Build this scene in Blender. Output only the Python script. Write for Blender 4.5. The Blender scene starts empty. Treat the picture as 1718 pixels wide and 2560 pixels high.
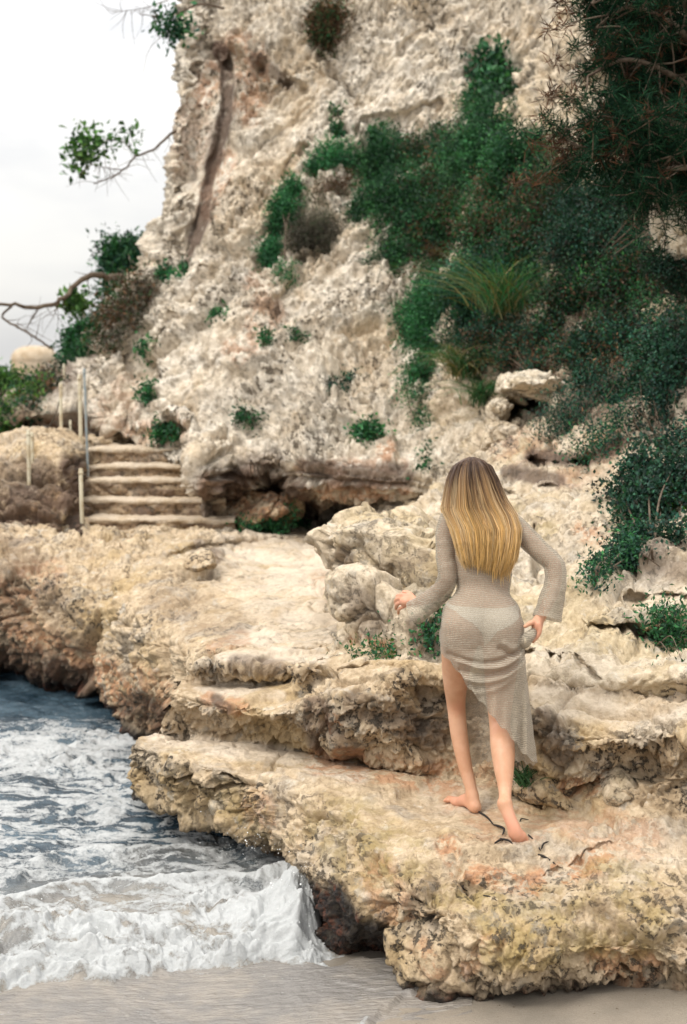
# Rocky cove with stone steps, a white limestone cliff and a person climbing the ledge (Blender 4.5)
import bpy, math, random
import numpy as np
from mathutils import Vector
from mathutils.bvhtree import BVHTree

rng = np.random.default_rng(7)
scene = bpy.context.scene
COL = scene.collection

# ------------------------------------------------------------------ camera
CAM_H = 2.44
PITCH = math.radians(5.08)
FPX = 3600.0                     # focal length in photo pixels (photo 1718 x 2560)
CX, CY = 859.0, 1280.0
CAM = np.array([0.0, 0.0, CAM_H])
cp, sp = math.cos(PITCH), math.sin(PITCH)

cam_data = bpy.data.cameras.new("camera")
cam = bpy.data.objects.new("camera", cam_data)
COL.objects.link(cam)
cam.location = (0, 0, CAM_H)
cam.rotation_euler = (math.radians(90) - PITCH, 0, 0)
cam_data.sensor_fit = 'VERTICAL'
cam_data.sensor_height = 36.0
cam_data.sensor_width = 24.16
cam_data.lens = 36.0 * FPX / 2560.0
cam_data.clip_start = 0.1
cam_data.clip_end = 3000.0
cam_data.dof.use_dof = True
cam_data.dof.focus_distance = 6.45
cam_data.dof.aperture_fstop = 2.6
scene.camera = cam


def ray(u, v):
    """direction(s) with y = 1 for photo pixel(s)"""
    u = np.asarray(u, float); v = np.asarray(v, float)
    a = (u - CX) / FPX
    b = (CY - v) / FPX
    dx = a
    dy = cp + b * sp
    dz = -sp + b * cp
    return np.stack([dx / dy, np.ones_like(dx * dy), dz / dy], -1)


def PY(u, v, Y):
    d = ray(u, v)
    return CAM + d * np.asarray(Y, float)[..., None]


def PZ(u, v, z):
    d = ray(u, v)
    t = (np.asarray(z, float) - CAM_H) / d[..., 2]
    return CAM + d * t[..., None]


def W(u, v, w):
    """w >= 4.5 is a distance, below that a height"""
    return PY(u, v, w) if w >= 4.5 else PZ(u, v, w)


def project(P):
    P = np.asarray(P, float)
    q = P - CAM
    x = q[..., 0]
    f = q[..., 1] * cp - q[..., 2] * sp
    h = q[..., 1] * sp + q[..., 2] * cp
    return CX + FPX * x / f, CY - FPX * h / f


# ------------------------------------------------------------------ noise
_perm = np.random.default_rng(3).permutation(256).astype(np.int64)
_perm = np.concatenate([_perm, _perm, _perm])
_g = np.random.default_rng(4).normal(size=(256, 3))
_g /= np.linalg.norm(_g, axis=1)[:, None]


def _hash(i, j, k):
    return _perm[_perm[_perm[i & 255] + (j & 255)] + (k & 255)]


def perlin(P):
    P = np.asarray(P, float)
    sh = P.shape[:-1]
    P = P.reshape(-1, 3)
    I = np.floor(P).astype(np.int64)
    f = P - I
    w = f * f * f * (f * (f * 6 - 15) + 10)
    out = 0
    for dx in (0, 1):
        wx = w[:, 0] if dx else 1 - w[:, 0]
        for dy in (0, 1):
            wy = w[:, 1] if dy else 1 - w[:, 1]
            for dz in (0, 1):
                wz = w[:, 2] if dz else 1 - w[:, 2]
                g = _g[_hash(I[:, 0] + dx, I[:, 1] + dy, I[:, 2] + dz)]
                d = g[:, 0] * (f[:, 0] - dx) + g[:, 1] * (f[:, 1] - dy) + g[:, 2] * (f[:, 2] - dz)
                out = out + wx * wy * wz * d
    return (out * 1.5).reshape(sh)


def fbm(P, octv=4, lac=2.03, gain=0.5):
    P = np.asarray(P, float)
    s = 0; a = 1.0; n = 0
    for o in range(octv):
        s = s + a * perlin(P + 17.3 * o)
        n += a
        P = P * lac; a *= gain
    return s / n


def ridged(P, octv=4, lac=2.1, gain=0.5):
    P = np.asarray(P, float)
    s = 0; a = 1.0; n = 0
    for o in range(octv):
        s = s + a * (1 - np.abs(perlin(P + 9.1 * o)) * 2)
        n += a
        P = P * lac; a *= gain
    return s / n


_wo = np.random.default_rng(5).random((256, 3))


def worley(P):
    """F1, F2, cell random"""
    P = np.asarray(P, float)
    sh = P.shape[:-1]
    P = P.reshape(-1, 3)
    I = np.floor(P).astype(np.int64)
    f = P - I
    F1 = np.full(len(P), 9.0); F2 = F1.copy(); R = np.zeros(len(P))
    for dx in (-1, 0, 1):
        for dy in (-1, 0, 1):
            for dz in (-1, 0, 1):
                h = _hash(I[:, 0] + dx, I[:, 1] + dy, I[:, 2] + dz)
                o = _wo[h]
                d = (o[:, 0] + dx - f[:, 0]) ** 2 + (o[:, 1] + dy - f[:, 1]) ** 2 + (o[:, 2] + dz - f[:, 2]) ** 2
                m = d < F1
                F2 = np.where(m, F1, np.minimum(F2, d))
                R = np.where(m, h / 255.0, R)
                F1 = np.where(m, d, F1)
    return np.sqrt(F1).reshape(sh), np.sqrt(F2).reshape(sh), R.reshape(sh)


def facets(P):
    """broken planes: every cell of a Worley pattern is a randomly tilted plane; height, border distance, cell random"""
    P = np.asarray(P, float)
    sh = P.shape[:-1]
    P = P.reshape(-1, 3)
    I = np.floor(P).astype(np.int64)
    f = P - I
    F1 = np.full(len(P), 9.0); F2 = F1.copy(); H = np.zeros(len(P), np.int64); D = np.zeros((len(P), 3))
    for dx in (-1, 0, 1):
        for dy in (-1, 0, 1):
            for dz in (-1, 0, 1):
                h = _hash(I[:, 0] + dx, I[:, 1] + dy, I[:, 2] + dz)
                o = _wo[h] + np.array([dx, dy, dz]) - f
                d = (o * o).sum(1)
                m = d < F1
                F2 = np.where(m, F1, np.minimum(F2, d))
                H = np.where(m, h, H); D[m] = o[m]
                F1 = np.where(m, d, F1)
    g = _g[(H * 7 + 3) & 255]
    return (D * g).sum(1).reshape(sh), (np.sqrt(F2) - np.sqrt(F1)).reshape(sh), (H / 255.0).reshape(sh)


def sstep(a, b, x):
    t = np.clip((x - a) / (b - a), 0, 1)
    return t * t * (3 - 2 * t)


# ------------------------------------------------------------------ mesh output
def put(o, label=None, cat=None, group=None, kind=None):
    if label: o["label"] = label
    if cat: o["category"] = cat
    if group: o["group"] = group
    if kind: o["kind"] = kind
    return o


def empty(name, loc):
    o = bpy.data.objects.new(name, None)
    o.location = [float(c) for c in loc]
    o.empty_display_size = 0.1
    COL.objects.link(o)
    return o


def mesh_obj(name, V, F, mat, parent=None, smooth=True, attrs=None, col=None):
    """V (n,3) world coordinates, F (m,k) index array (k = 3 or 4) or list of such arrays"""
    V = np.ascontiguousarray(V, np.float32).reshape(-1, 3)
    if not isinstance(F, (list, tuple)):
        F = [F]
    F = [np.asarray(f, np.int32) for f in F if len(f)]
    loc = np.zeros(3, np.float32)
    if parent is not None:
        loc = np.array(parent.location, np.float32)
        q = parent.parent
        while q is not None:
            loc = loc + np.array(q.location, np.float32); q = q.parent
    me = bpy.data.meshes.new(name)
    nl = sum(f.size for f in F); nf = sum(len(f) for f in F)
    me.vertices.add(len(V)); me.loops.add(nl); me.polygons.add(nf)
    me.vertices.foreach_set("co", (V - loc).ravel())
    me.loops.foreach_set("vertex_index", np.concatenate([f.ravel() for f in F]))
    tot = np.concatenate([np.full(len(f), f.shape[1], np.int32) for f in F])
    st = np.concatenate([[0], np.cumsum(tot)[:-1]]).astype(np.int32)
    me.polygons.foreach_set("loop_start", st)
    me.polygons.foreach_set("loop_total", tot)
    me.polygons.foreach_set("use_smooth", np.full(nf, smooth, bool))
    me.update(calc_edges=True)
    for k, a in (attrs or {}).items():
        at = me.attributes.new(k, 'FLOAT', 'POINT')
        at.data.foreach_set("value", np.ascontiguousarray(a, np.float32).ravel())
    if col is not None:
        at = me.attributes.new("Col", 'FLOAT_COLOR', 'POINT')
        c4 = np.ones((len(V), 4), np.float32); c4[:, :3] = np.asarray(col).reshape(-1, 3)
        at.data.foreach_set("color", c4.ravel())
    me.validate()
    o = bpy.data.objects.new(name, me)
    if mat is not None:
        me.materials.append(mat)
    COL.objects.link(o)
    if parent is not None:
        o.parent = parent
    return o


def grid_faces(n, m, base=0, wrap=False):
    """n rows x m columns"""
    i, j = np.meshgrid(np.arange(n - 1), np.arange(m if wrap else m - 1), indexing='ij')
    j2 = (j + 1) % m
    return (np.stack([i * m + j, i * m + j2, (i + 1) * m + j2, (i + 1) * m + j], -1).reshape(-1, 4) + base)


def grid_normals(P):
    du = np.gradient(P, axis=1); dv = np.gradient(P, axis=0)
    n = np.cross(du, dv)
    n /= np.linalg.norm(n, axis=-1)[..., None] + 1e-12
    # face the viewer's side
    if np.sum(n * (CAM - P)) < 0:
        n = -n
    return n


def catmull(K, X, xs):
    """K (n, ...) values at params X, evaluated at xs (cubic Hermite, limited tangents)"""
    K = np.asarray(K, float); X = np.asarray(X, float)
    n = len(K)
    h = np.diff(X)
    d = np.diff(K, axis=0) / h.reshape(-1, *([1] * (K.ndim - 1)))
    T = np.zeros_like(K)
    T[0] = d[0]; T[-1] = d[-1]
    if n > 2:
        w1 = h[1:].reshape(-1, *([1] * (K.ndim - 1))); w0 = h[:-1].reshape(-1, *([1] * (K.ndim - 1)))
        T[1:-1] = (d[:-1] * w1 + d[1:] * w0) / (w0 + w1) * 0.85
    i = np.clip(np.searchsorted(X, xs, side='right') - 1, 0, n - 2)
    t = ((xs - X[i]) / h[i])
    sh = (-1,) + (1,) * (K.ndim - 1)
    t = t.reshape(sh); hh = h[i].reshape(sh)
    return ((2 * t**3 - 3 * t**2 + 1) * K[i] + (t**3 - 2 * t**2 + t) * hh * T[i]
            + (-2 * t**3 + 3 * t**2) * K[i + 1] + (t**3 - t**2) * hh * T[i + 1])


def loft(rows, nv, nu):
    """rows of (u, v, w) control points -> (nv, nu, 3) world grid"""
    R = []; px = []
    for r in rows:
        a = np.array([W(*p) for p in r]); q = np.array([p[:2] for p in r], float)
        L = np.concatenate([[0], np.cumsum(np.linalg.norm(np.diff(q, axis=0), axis=1) + 1.0)])
        xs = np.linspace(0, L[-1], nu)
        R.append(catmull(a, L, xs)); px.append(catmull(q, L, xs))
    R = np.array(R); px = np.array(px)
    step = np.linalg.norm(np.diff(px, axis=0), axis=-1).mean(1)
    step3 = np.linalg.norm(np.diff(R, axis=0), axis=-1).mean(1) * 130
    L = np.concatenate([[0], np.cumsum(np.maximum(np.maximum(step, step3), 6.0))])
    return catmull(R, L, np.linspace(0, L[-1], nv))


# ------------------------------------------------------------------ node helpers
class NT:
    def __init__(s, name, world=None):
        if world is None:
            s.m = bpy.data.materials.new(name); s.m.use_nodes = True; s.t = s.m.node_tree
        else:
            s.m = world; s.t = world.node_tree
        s.t.nodes.clear()

    def n(s, typ, **kw):
        x = s.t.nodes.new(typ)
        for k, v in kw.items():
            if k.startswith('i_'):
                key = k[2:]
                x.inputs[int(key) if key.isdigit() else key.replace('_', ' ')].default_value = v
            else:
                setattr(x, k, v)
        return x

    def l(s, a, b):
        s.t.links.new(a, b)

    def set(s, sock, v):
        if hasattr(v, 'is_linked') or hasattr(v, 'links'):
            s.l(v, sock)
        else:
            sock.default_value = v

    def pos(s):
        return s.n('ShaderNodeNewGeometry').outputs['Position']

    def attr(s, name, out='Fac'):
        x = s.n('ShaderNodeAttribute'); x.attribute_name = name
        return x.outputs[out]

    def noise(s, vec, scale, detail=4, rough=0.55, dist=0.0, out='Fac'):
        x = s.n('ShaderNodeTexNoise')
        s.l(vec, x.inputs['Vector'])
        x.inputs['Scale'].default_value = scale; x.inputs['Detail'].default_value = detail
        x.inputs['Roughness'].default_value = rough; x.inputs['Distortion'].default_value = dist
        return x.outputs[out]

    def voro(s, vec, scale, feature='F1', out='Distance', rand=1.0):
        x = s.n('ShaderNodeTexVoronoi'); x.feature = feature
        s.l(vec, x.inputs['Vector']); x.inputs['Scale'].default_value = scale
        x.inputs['Randomness'].default_value = rand
        return x.outputs[out]

    def ramp(s, fac, a, b, c0=0.0, c1=1.0):
        x = s.n('ShaderNodeMapRange'); x.interpolation_type = 'SMOOTHSTEP'
        s.set(x.inputs[0], fac)
        x.inputs[1].default_value = a; x.inputs[2].default_value = b
        x.inputs[3].default_value = c0; x.inputs[4].default_value = c1
        return x.outputs[0]

    def math(s, op, a, b=0.0, c=None):
        x = s.n('ShaderNodeMath'); x.operation = op
        s.set(x.inputs[0], a); s.set(x.inputs[1], b)
        if c is not None: s.set(x.inputs[2], c)
        return x.outputs[0]

    def mix(s, fac, a, b, mode='MIX'):
        x = s.n('ShaderNodeMix'); x.data_type = 'RGBA'; x.blend_type = mode
        s.set(x.inputs[0], fac)
        s.set(x.inputs[6], a if not isinstance(a, tuple) else (*a, 1.0)[:4])
        s.set(x.inputs[7], b if not isinstance(b, tuple) else (*b, 1.0)[:4])
        return x.outputs[2]

    def scale(s, vec, v):
        x = s.n('ShaderNodeVectorMath'); x.operation = 'MULTIPLY'
        s.l(vec, x.inputs[0]); x.inputs[1].default_value = v
        return x.outputs[0]

    def bump(s, h, strength=0.5, dist=0.01, normal=None):
        x = s.n('ShaderNodeBump')
        x.inputs['Strength'].default_value = strength; x.inputs['Distance'].default_value = dist
        s.l(h, x.inputs['Height'])
        if normal is not None: s.l(normal, x.inputs['Normal'])
        return x.outputs['Normal']

    def out(s, shader):
        o = s.n('ShaderNodeOutputMaterial'); s.l(shader, o.inputs['Surface'])
        return s.m

    def principled(s, color, rough=0.8, normal=None, spec=0.3, **kw):
        b = s.n('ShaderNodeBsdfPrincipled')
        s.set(b.inputs['Base Color'], color if not isinstance(color, tuple) else (*color, 1.0)[:4])
        s.set(b.inputs['Roughness'], rough)
        b.inputs['Specular IOR Level'].default_value = spec
        if normal is not None: s.l(normal, b.inputs['Normal'])
        for k, v in kw.items():
            s.set(b.inputs[k.replace('_', ' ')], v)
        return b.outputs[0]
SKY_BASE, SKY_GRAD = 4.9, 11.5
SUN_E, SUN_ANG = 1.35, 18.0
EXPOSURE = 0.72
DENS = 1.1

# ------------------------------------------------------------------ sky and sun
world = bpy.data.worlds.new("World"); scene.world = world; world.use_nodes = True
SUN_EL, SUN_ROT = math.radians(52), math.radians(234)     # over the sea, to the viewer's left and a little behind
w = NT("sky", world)
sky = w.n('ShaderNodeTexSky'); sky.sky_type = 'NISHITA'; sky.sun_disc = False
sky.sun_elevation = SUN_EL; sky.sun_rotation = SUN_ROT; sky.air_density = 1.0; sky.dust_density = 2.0
tc = w.n('ShaderNodeTexCoord')
sep = w.n('ShaderNodeSeparateXYZ'); w.l(tc.outputs['Generated'], sep.inputs[0])
el = w.math('MAXIMUM', sep.outputs['Z'], 0.0)
bright = w.math('MULTIPLY_ADD', el, SKY_GRAD, SKY_BASE)             # an overcast sky is brighter overhead
sc_ = w.scale(tc.outputs['Generated'], (1.0, 1.0, 3.2))
cn = w.noise(sc_, 2.6, 5, 0.5)
cl = w.ramp(cn, 0.36, 0.60, 0.82, 1.06)
br = w.math('MULTIPLY', bright, cl)
warm = w.mix(w.ramp(cn, 0.35, 0.6), (0.95, 0.955, 0.98), (1.0, 0.98, 0.94))
cloud = w.n('ShaderNodeVectorMath'); cloud.operation = 'SCALE'
w.l(warm, cloud.inputs[0]); w.l(br, cloud.inputs['Scale'])
mx = w.mix(0.93, sky.outputs[0], cloud.outputs[0])
bg = w.n('ShaderNodeBackground'); w.l(mx, bg.inputs[0]); bg.inputs[1].default_value = 0.1
wo_ = w.n('ShaderNodeOutputWorld'); w.l(bg.outputs[0], wo_.inputs[0])

sun_d = bpy.data.lights.new("sun", 'SUN'); sun_d.energy = SUN_E; sun_d.angle = math.radians(SUN_ANG)
sun_d.color = (1.0, 0.94, 0.85)
sun = bpy.data.objects.new("sun", sun_d); COL.objects.link(sun)
# direction the light comes from (Nishita: rotation 0 = +Y, growing clockwise seen from above)
sdir = Vector((math.sin(SUN_ROT) * math.cos(SUN_EL), math.cos(SUN_ROT) * math.cos(SUN_EL), math.sin(SUN_EL)))
sun.rotation_euler = sdir.to_track_quat('Z', 'Y').to_euler()
sun.location = (-6, -8, 12)

scene.view_settings.view_transform = 'Standard'
scene.view_settings.look = 'None'
scene.view_settings.exposure = EXPOSURE
scene.view_settings.gamma = 1.0
scene.render.film_transparent = False
scene.cycles.max_bounces = 6
scene.cycles.diffuse_bounces = 3
scene.cycles.transparent_max_bounces = 12
scene.cycles.use_denoising = True


# ------------------------------------------------------------------ rock material
def rock_material(name, light, tan, ochre, speck=1.0, scale=1.0, bumps=1.0, grey=0.5, dark=(0.062, 0.056, 0.048)):
    m = NT(name)
    p = m.pos()
    n1 = m.noise(p, 1.3 * scale, 5, 0.6)
    n2 = m.noise(p, 6.0 * scale, 6, 0.65)
    n3 = m.noise(p, 30.0 * scale, 5, 0.7)
    n4 = m.noise(p, 3.1 * scale, 4, 0.6, 0.3)
    c = m.mix(m.ramp(n2, 0.36, 0.64), light, tan)
    c = m.mix(m.math('MULTIPLY', m.ramp(n1, 0.50, 0.66), 0.55), c, ochre)
    c = m.mix(m.math('MULTIPLY', m.ramp(n4, 0.52, 0.64), grey), c, (0.40, 0.385, 0.36))
    # white crusts
    c = m.mix(m.math('MULTIPLY', m.ramp(m.noise(p, 9 * scale, 5, 0.7), 0.56, 0.68), 0.6), c, (0.74, 0.70, 0.62))
    c = m.mix(m.ramp(n3, 0.25, 0.75), m.mix(1.0, c, (0.72, 0.68, 0.62), 'MULTIPLY'), m.mix(1.0, c, (1.12, 1.1, 1.08), 'MULTIPLY'))
    pale = m.math('MULTIPLY', m.attr('pale'), m.ramp(m.noise(p, 3.5 * scale, 5, 0.65), 0.25, 0.6))
    c = m.mix(pale, c, m.mix(m.ramp(n3, .3, .7), (0.60, 0.505, 0.395), (0.68, 0.585, 0.47)))
    orange = m.math('MULTIPLY', m.attr('orange'), m.ramp(m.noise(p, 9 * scale, 6, 0.75), 0.44, 0.54, 0, .8))
    c = m.mix(orange, c, (0.44, 0.205, 0.095))
    green = m.math('MULTIPLY', m.attr('green'), m.ramp(m.noise(p, 8 * scale, 5, 0.7), 0.38, 0.62))
    c = m.mix(green, c, (0.30, 0.225, 0.075))
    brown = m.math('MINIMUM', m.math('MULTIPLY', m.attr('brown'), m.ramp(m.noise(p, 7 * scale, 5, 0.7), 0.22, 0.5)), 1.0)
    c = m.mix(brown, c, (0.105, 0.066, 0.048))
    pit_area = m.math('MULTIPLY', m.ramp(n4, 0.38, 0.52, .25, 1.0), m.attr('pit'))
    sp = m.ramp(m.noise(p, 24 * scale, 5, 0.7), 0.525, 0.59)
    sp2 = m.ramp(m.noise(p, 9 * scale, 7, 0.78), 0.56, 0.63)
    spk = m.math('MULTIPLY', m.math('MAXIMUM', sp, m.math('MULTIPLY', sp2, 0.55)), m.math('MULTIPLY', pit_area, speck))
    c = m.mix(m.math('MINIMUM', spk, 0.9), c, dark)
    wet = m.attr('wet')
    c = m.mix(wet, c, m.mix(m.ramp(n3, 0.4, 0.62), (0.016, 0.013, 0.012), m.mix(m.ramp(n2, .45, .6), (0.05, 0.04, 0.03), (0.12, 0.045, 0.025))))
    h = m.math('ADD', m.math('MULTIPLY', n3, 0.6), m.math('MULTIPLY', m.noise(p, 85 * scale, 4, 0.7), 0.4))
    h = m.math('SUBTRACT', h, m.math('MULTIPLY', spk, 0.35))
    nb = m.bump(h, 0.75 * bumps, 0.02 / scale)
    rough = m.math('SUBTRACT', 0.92, m.math('MULTIPLY', wet, 0.6))
    return m.out(m.principled(c, rough, nb, spec=0.25))


M_near = rock_material("limestone_ledge", (0.61, 0.50, 0.36), (0.47, 0.365, 0.245), (0.46, 0.335, 0.16), 1.0, 1.0, 1.3, 0.40, (0.070, 0.060, 0.048))
M_cliff = rock_material("limestone_cliff", (0.80, 0.745, 0.655), (0.69, 0.61, 0.495), (0.62, 0.48, 0.31), 0.95, 0.62, 1.5, 0.30, (0.115, 0.09, 0.065))
M_bank = rock_material("limestone_bank", (0.68, 0.595, 0.475), (0.54, 0.45, 0.33), (0.50, 0.40, 0.23), 1.0, 0.85, 1.2, 0.4, (0.085, 0.075, 0.062))

TERRAIN = []   # coarse BVH pieces for resting things on


def add_bvh(P, step=3):
    Q = P[::step, ::step]
    n, m = Q.shape[:2]
    TERRAIN.append(BVHTree.FromPolygons(Q.reshape(-1, 3).tolist(), grid_faces(n, m).tolist()))


def hit(u, v, default=8.0):
    """nearest terrain point seen at a photo pixel: point, normal"""
    d = Vector(ray(u, v)).normalized()
    best = None
    for t in TERRAIN:
        r = t.ray_cast(Vector(CAM), d)
        if r[0] is not None and (best is None or r[3] < best[2]):
            best = (r[0], r[1], r[3])
    if best is None:
        return np.array(PY(u, v, default)), np.array([0, -.5, .8])
    n = np.array(best[1])
    if n @ (CAM - np.array(best[0])) < 0: n = -n
    return np.array(best[0]), n


def drop(x, y):
    """terrain height under a point"""
    z = -9
    for t in TERRAIN:
        r = t.ray_cast(Vector((x, y, 30.0)), Vector((0, 0, -1)))
        while r[0] is not None:
            if r[0].z < 3.0:
                z = max(z, r[0].z); break
            r = t.ray_cast(r[0] - Vector((0, 0, .01)), Vector((0, 0, -1)))
    return z


def strokes(P, spec):
    """painted stains: spec = [(radius_px, strength, [(u, v), ...]), ...], measured on the surface when it is built"""
    u, v = project(P)
    a = np.zeros(u.shape)
    wob = 1 + 0.7 * fbm(P * 3.0, 3)
    for rad, st, pts in spec:
        best = np.full(u.shape, 1e9)
        pts = [tuple(q) for q in pts]
        if len(pts) == 1: pts = pts * 2
        for (u0, v0), (u1, v1) in zip(pts[:-1], pts[1:]):
            L2 = (u1 - u0) ** 2 + (v1 - v0) ** 2 + 1e-6
            t = np.clip(((u - u0) * (u1 - u0) + (v - v0) * (v1 - v0)) / L2, 0, 1)
            best = np.minimum(best, np.hypot(u - u0 - t * (u1 - u0), v - v0 - t * (v1 - v0)))
        a = np.maximum(a, st * (1 - sstep(0.55, 1.15, best / (rad * wob))))
    return a


def soften(h, n):
    for _ in range(n):
        q = np.pad(h, 1, mode='edge')
        q = .25 * q[:-2] + .5 * q[1:-1] + .25 * q[2:]
        h = .25 * q[:, :-2] + .5 * q[:, 1:-1] + .25 * q[:, 2:]
    return h


def rockify(P, big=0.10, lump=0.05, mid=0.025, fine=0.010, strata=0.0, crack=0.03, s=1.0, flat_keep=0.35, tilt=(0, 0), warp=0.15, seed=0.0, block=0.03, cuts=(), stretch=(1, 1, 1), damp=None, patchy=0.0, shear=0.0):
    """displace a smooth lofted grid into weathered rock along its normals; returns points, pitted-area mask and flatness"""
    N = grid_normals(P)
    up = sstep(0.72, 0.95, N[..., 2])
    k = 1 - (1 - flat_keep) * up
    Q = P + seed
    if shear: Q = np.stack([Q[..., 0] - shear * Q[..., 2], Q[..., 1], Q[..., 2]], -1)
    Q = Q * np.array(stretch)
    if patchy: k = k * (1 - patchy * sstep(.12, -.12, fbm(Q * .75 * s + 210, 3)))
    Qw = Q + warp * np.stack([fbm(Q * 2.1 * s + 3, 2), fbm(Q * 2.1 * s + 31, 2), fbm(Q * 2.1 * s + 57, 2)], -1)
    h = big * fbm(Qw * 1.1 * s, 3)
    if lump:
        F1, F2, R = worley(Qw * 3.6 * s)
        h = h + k * lump * ((0.55 - F1) + 0.35 * (R - .5))
        h = h - k * lump * .55 * np.exp(-((F2 - F1) / .07) ** 2)
    if block:
        hf, bd, R = facets(Qw * np.array([1.6, 1.6, 2.1]) * s + 11)
        hb = block * (1.5 * hf + .6 * (R - .5)) * (.35 + .65 * k)
        cr = np.exp(-(bd / 0.05) ** 2) * sstep(-.12, .2, fbm(Q * 1.3 * s + 70, 2))
        h = h - crack * cr * (0.35 + .65 * k)
        hf, bd, R = facets((Qw + .04 * np.stack([fbm(Q * 6 * s, 2), fbm(Q * 6 * s + 9, 2), fbm(Q * 6 * s + 19, 2)], -1)) * np.array([4.6, 4.6, 5.8]) * s + 23)
        hb = hb + k * block * (.75 * hf + .25 * (R - .5))
        h = h - k * crack * .22 * np.exp(-(bd / .06) ** 2)
        hb = soften(hb, 2)
        hf, bd, R = facets(Q * 12.0 * s + 43)
        h = h + hb + soften(k * block * .26 * hf, 1)
    if strata:
        zz = Qw[..., 2] + tilt[0] * Qw[..., 0] + tilt[1] * Qw[..., 1]
        a = zz * 9.0 * s + 1.2 * fbm(Q * 1.5 * s + 40, 2)
        a2 = zz * 23.0 * s + 1.0 * fbm(Q * 2.5 * s + 44, 2)
        h = h + strata * (np.abs((a % 1) - .5) * 2 - .5) + 0.45 * strata * (np.abs((a2 % 1) - .5) * 2 - .5)
    h = h + k * mid * (ridged(Qw * 6.0 * s, 4) - .45) * 1.3
    h = h + k * fine * fbm(Q * 26 * s, 3) * 1.8
    area = sstep(-.10, .22, fbm(Q * 1.9 * s + 120, 3))             # karst-pitted areas
    F1, F2, R = worley(Qw * 13 * s + 5)
    h = h - k * fine * 3.2 * area * np.clip(.50 - F1, 0, 1) * 2 * (R > .35)
    F1, F2, R2 = worley(Q * 29 * s + 8)
    h = h - k * fine * 1.7 * (.35 + .65 * area) * np.clip(.52 - F1, 0, 1) * 2 * (R2 > .3)
    pits = np.clip(fbm(Q * 9 * s + 90, 4) - 0.16, 0, 1)
    h = h - k * fine * 9.0 * pits * (.4 + .6 * area)
    if damp is not None: h = h * damp
    out = P + N * h[..., None]
    for rad, dep, pts in cuts:
        out[..., 1] += dep * strokes(P, [(rad, 1.0, pts)])
    return out, area, up


def rock_obj(name, P, mat, orange=(), green=(), brown=(), wet=(), pale=(), area=None, up=None, kind='structure', label=None, cat=None, wetfun=None, parent=None):
    n, m = P.shape[:2]
    at = {}
    for k, s in (('orange', orange), ('green', green), ('brown', brown), ('wet', wet), ('pale', pale)):
        at[k] = strokes(P, s) if len(s) else np.zeros(P.shape[:2])
    if len(pale): area = (1 if area is None else area) * (1 - .7 * at['pale'])
    if wetfun is not None: at['wet'] = np.maximum(at['wet'], wetfun(P))
    at['pit'] = (1 - 0.75 * up if up is not None else np.ones(P.shape[:2])) * (.45 + .55 * area if area is not None else 1)
    o = mesh_obj(name, P, grid_faces(n, m), mat, attrs=at, parent=parent)
    if parent is None: put(o, label, cat, kind=kind)
    add_bvh(P)
    return o


WET_Z = -0.02


def tide(P):
    return 1 - sstep(-0.10, 0.10, P[..., 2] + 0.14 * fbm(P * 5, 3))


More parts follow.
